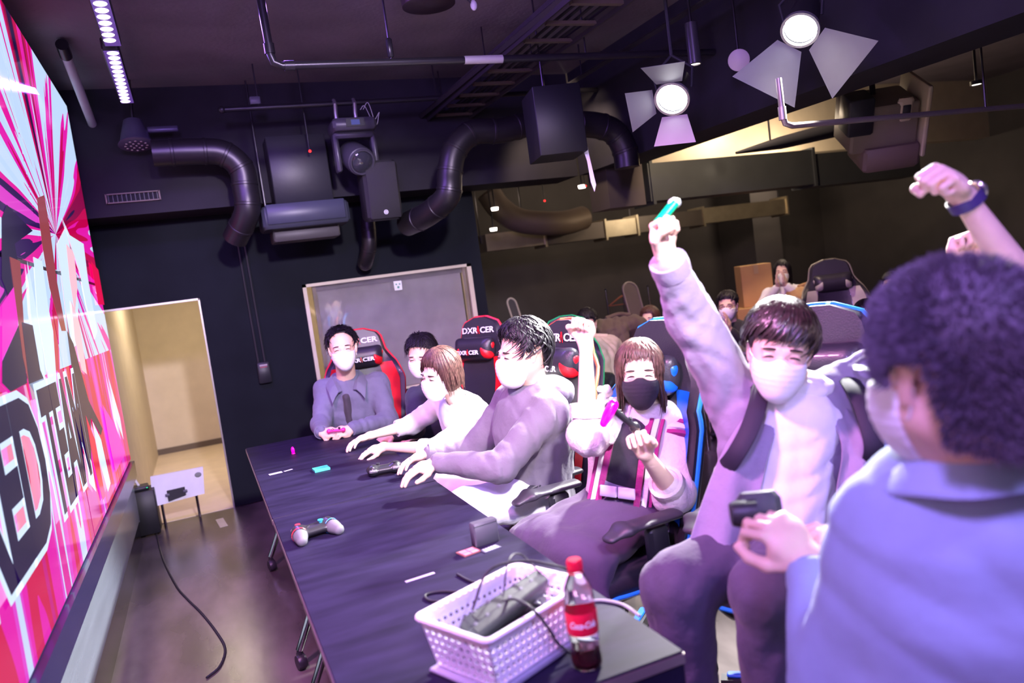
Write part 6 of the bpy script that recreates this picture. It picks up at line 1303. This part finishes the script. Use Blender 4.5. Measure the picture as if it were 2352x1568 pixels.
# chairs and coats among the audience
def chairback(label, px_, dep, face, m, coat=None, name='lounge_chair'):
    c = pD(*px_, dep); F = unit(np.array((face[0], face[1], 0))); rz = math.atan2(F[1], F[0])-PI/2; r = empty(name, (c[0], c[1], 0), rz, label, 'chair'); T_ = r.matrix_basis; z = c[2]
    v = Vol((-.36, -.28, .0), (.36, .40, z+.1), .016); v.seg((0, -.1, .50), (0, -.17, z-.12), .21, .17, .05, R=(1, 0, 0), da=.06, db=.05); v.seg((-.14, .1, .42), (.14, .1, .42), .22, .22, .03, R=(0, 1, 0), da=.06, db=.06)
    vbuild('upholstery', [(v, T_)], m, r, 1); B = MB(); B.cyl((0, .05, .03), (0, .05, .4), .03); 
    for k in range(5): B.tube([(0, .05, .09), (.28*math.cos(k*1.257), .05+.28*math.sin(k*1.257), .03)], .02, 6)
    B.build('pedestal', BLACKM, r)
    if coat:
        o = empty('coat', c, rz, coat[0], 'coat'); v = Vol((-.34, -.30, -.55), (.34, .16, .12), .013); v.seg((-.16, -.10, -.04), (.16, -.10, -.04), .09, .09, .04); v.seg((-.05, -.13, -.1), (-.02, -.19, -.38), .17, .21, .05, R=(1, 0, 0), da=.07, db=.05); v.seg((.05, -.0, -.06), (.04, .06, -.30), .14, .16, .05, R=(1, 0, 0), da=.05, db=.04); v.folds(.010, 26, 3)
        vbuild('draped_cloth', [(v, wm(o))], coat[1], o, 1); B = MB(); B.tube(crom([(-.12, -.1, .05), (0, -.16, .07), (.12, -.1, .05)], 4), .02, 8); B.build('coat_collar', coat[1], o)
    return r
KH = mat('khaki_cloth', (.30, .25, .17), .8, bump=.3); 
chairback('grey chair with a tan coat over it right of the clapping woman', (1862, 668), 7.9, (-.7, -.7), mat('grey_seat_cloth', (.12, .115, .11), .7), ('tan coat draped over a chair right of the clapping woman', BK('camel_coat_cloth', (.42, .25, .11))))
chairback('khaki chair with a brown coat left of the bobbed woman', (1420, 742), 7.1, (-.6, -.8), KH, ('dark brown coat over the khaki chair left of the bobbed woman', BK('brown_coat_cloth', (.09, .065, .05))))
chairback('khaki lounge chair behind the raised fist, nearest the coats', (1395, 790), 6.3, (.3, -.9), KH, ('cream coat heaped over the nearest khaki chair', BK('cream_coat_cloth', (.60, .50, .34))))
gp = pD(1938, 735, 6.4); gaming_chair((gp[0], gp[1]), (-.55, -.83), 'grey and black gaming chair in the far room right of the tan coat', ('pale_grey', (.35, .33, .30)), ('khaki', (.16, .15, .11)), logo=False)
gp = pD(1282, 760, 5.4); gch = gaming_chair((gp[0], gp[1]), (-.6, -.8), 'black gaming chair with green trim peeking above the orange trimmed one', ('green', (.02, .35, .12)), ('green', (.02, .40, .12)), logo=False); k_ = pD(1282, 727, 5.7)[2]/1.305; gch.scale = (k_, k_, k_)
# bottles and small things on a low table in the gap
c = pD(1420, 812, 5.9); r = empty('low_table', (c[0], c[1], 0), .3, 'low dark table with a bottle and bag behind the raised fist', 'table'); B = MB(); B.box((0, 0, .55), (.9, .5, .03), None, .004); B.build('tabletop', mat('dark_wood', (.10, .07, .05), .5), r)
for sx in (-1, 1):
    for sy in (-1, 1): B = MB(); B.cyl((sx*.4, sy*.2, 0), (sx*.4, sy*.2, .54), .015); B.build('leg', BLACKM, r)
c2 = pD(1424, 800, 5.9); r = empty('drink_bottle', (c2[0], c2[1], .565), 0, 'small clear bottle with a green cap on the low table', 'bottle'); B = MB(); B.lathe([(0, .0), (.028, 0), (.030, .02), (.030, .12), (.012, .16), (.012, .175)], n=20); B.build('bottle_wall', PET, r); B = MB(); B.lathe([(.014, .172), (.014, .19), (0, .19)], n=16); B.build('cap', mat('green_cap', (.05, .45, .3), .4), r)
c3 = pD(1362, 800, 5.8); r = empty('bag', (c3[0], c3[1], .565), .2, 'black bag on the low table behind the raised fist', 'bag'); v = Vol((-.2, -.14, -.02), (.2, .14, .26), .01); v.seg((-.1, 0, .08), (.1, 0, .08), .08, .08, .03, R=(0, 1, 0), da=.07, db=.07); v.folds(.006, 40, 2); vbuild('bag_body', [(v, wm(r))], mat('black_nylon', (.025, .025, .028), .5), r, 1); B = MB(); B.tube(crom([(-.08, 0, .14), (-.05, 0, .22), (.05, 0, .22), (.08, 0, .14)], 4), .006, 6); B.build('handle', BLACKM, r)
# yellow tub and wooden stool glimpsed behind
c = pD(1365, 1065, 3.7); r = empty('storage_tub', (c[0], c[1], 0), 0, 'yellow topped grey tub glimpsed behind the orange trimmed chair', 'tub'); B = MB(); B.lathe([(0, 0), (.12, 0), (.14, c[2]-.1), (.145, c[2]-.05), (0, c[2]-.05)], n=28); B.build('tub_body', mat('grey_tub', (.12, .12, .13), .5), r); B = MB(); B.lathe([(.147, c[2]-.05), (.150, c[2]+.02), (0, c[2]+.03)], n=28); B.build('lid', mat('yellow_plastic', (.75, .45, .02), .4), r)
c = pD(2060, 1010, 4.2); r = empty('wooden_stool', (c[0], c[1], 0), .3, 'pale wooden stool glimpsed behind the foreground man', 'stool'); W_ = mat('pale_wood', (.55, .36, .18), .45, var=.2, vscale=12); B = MB(); B.box((0, 0, .45), (.40, .38, .04), None, .01); B.build('seat', W_, r)
B = MB(); B.box((0, .17, .72), (.38, .03, .30), None, .012); B.build('backrest', W_, r)
for sx in (-1, 1):
    for sy in (-1, 1): B = MB(); B.cyl((sx*.16, sy*.15, 0), (sx*.16, sy*.15, .60 if sy > 0 else .44), .014); B.build('leg', CHROME, r)
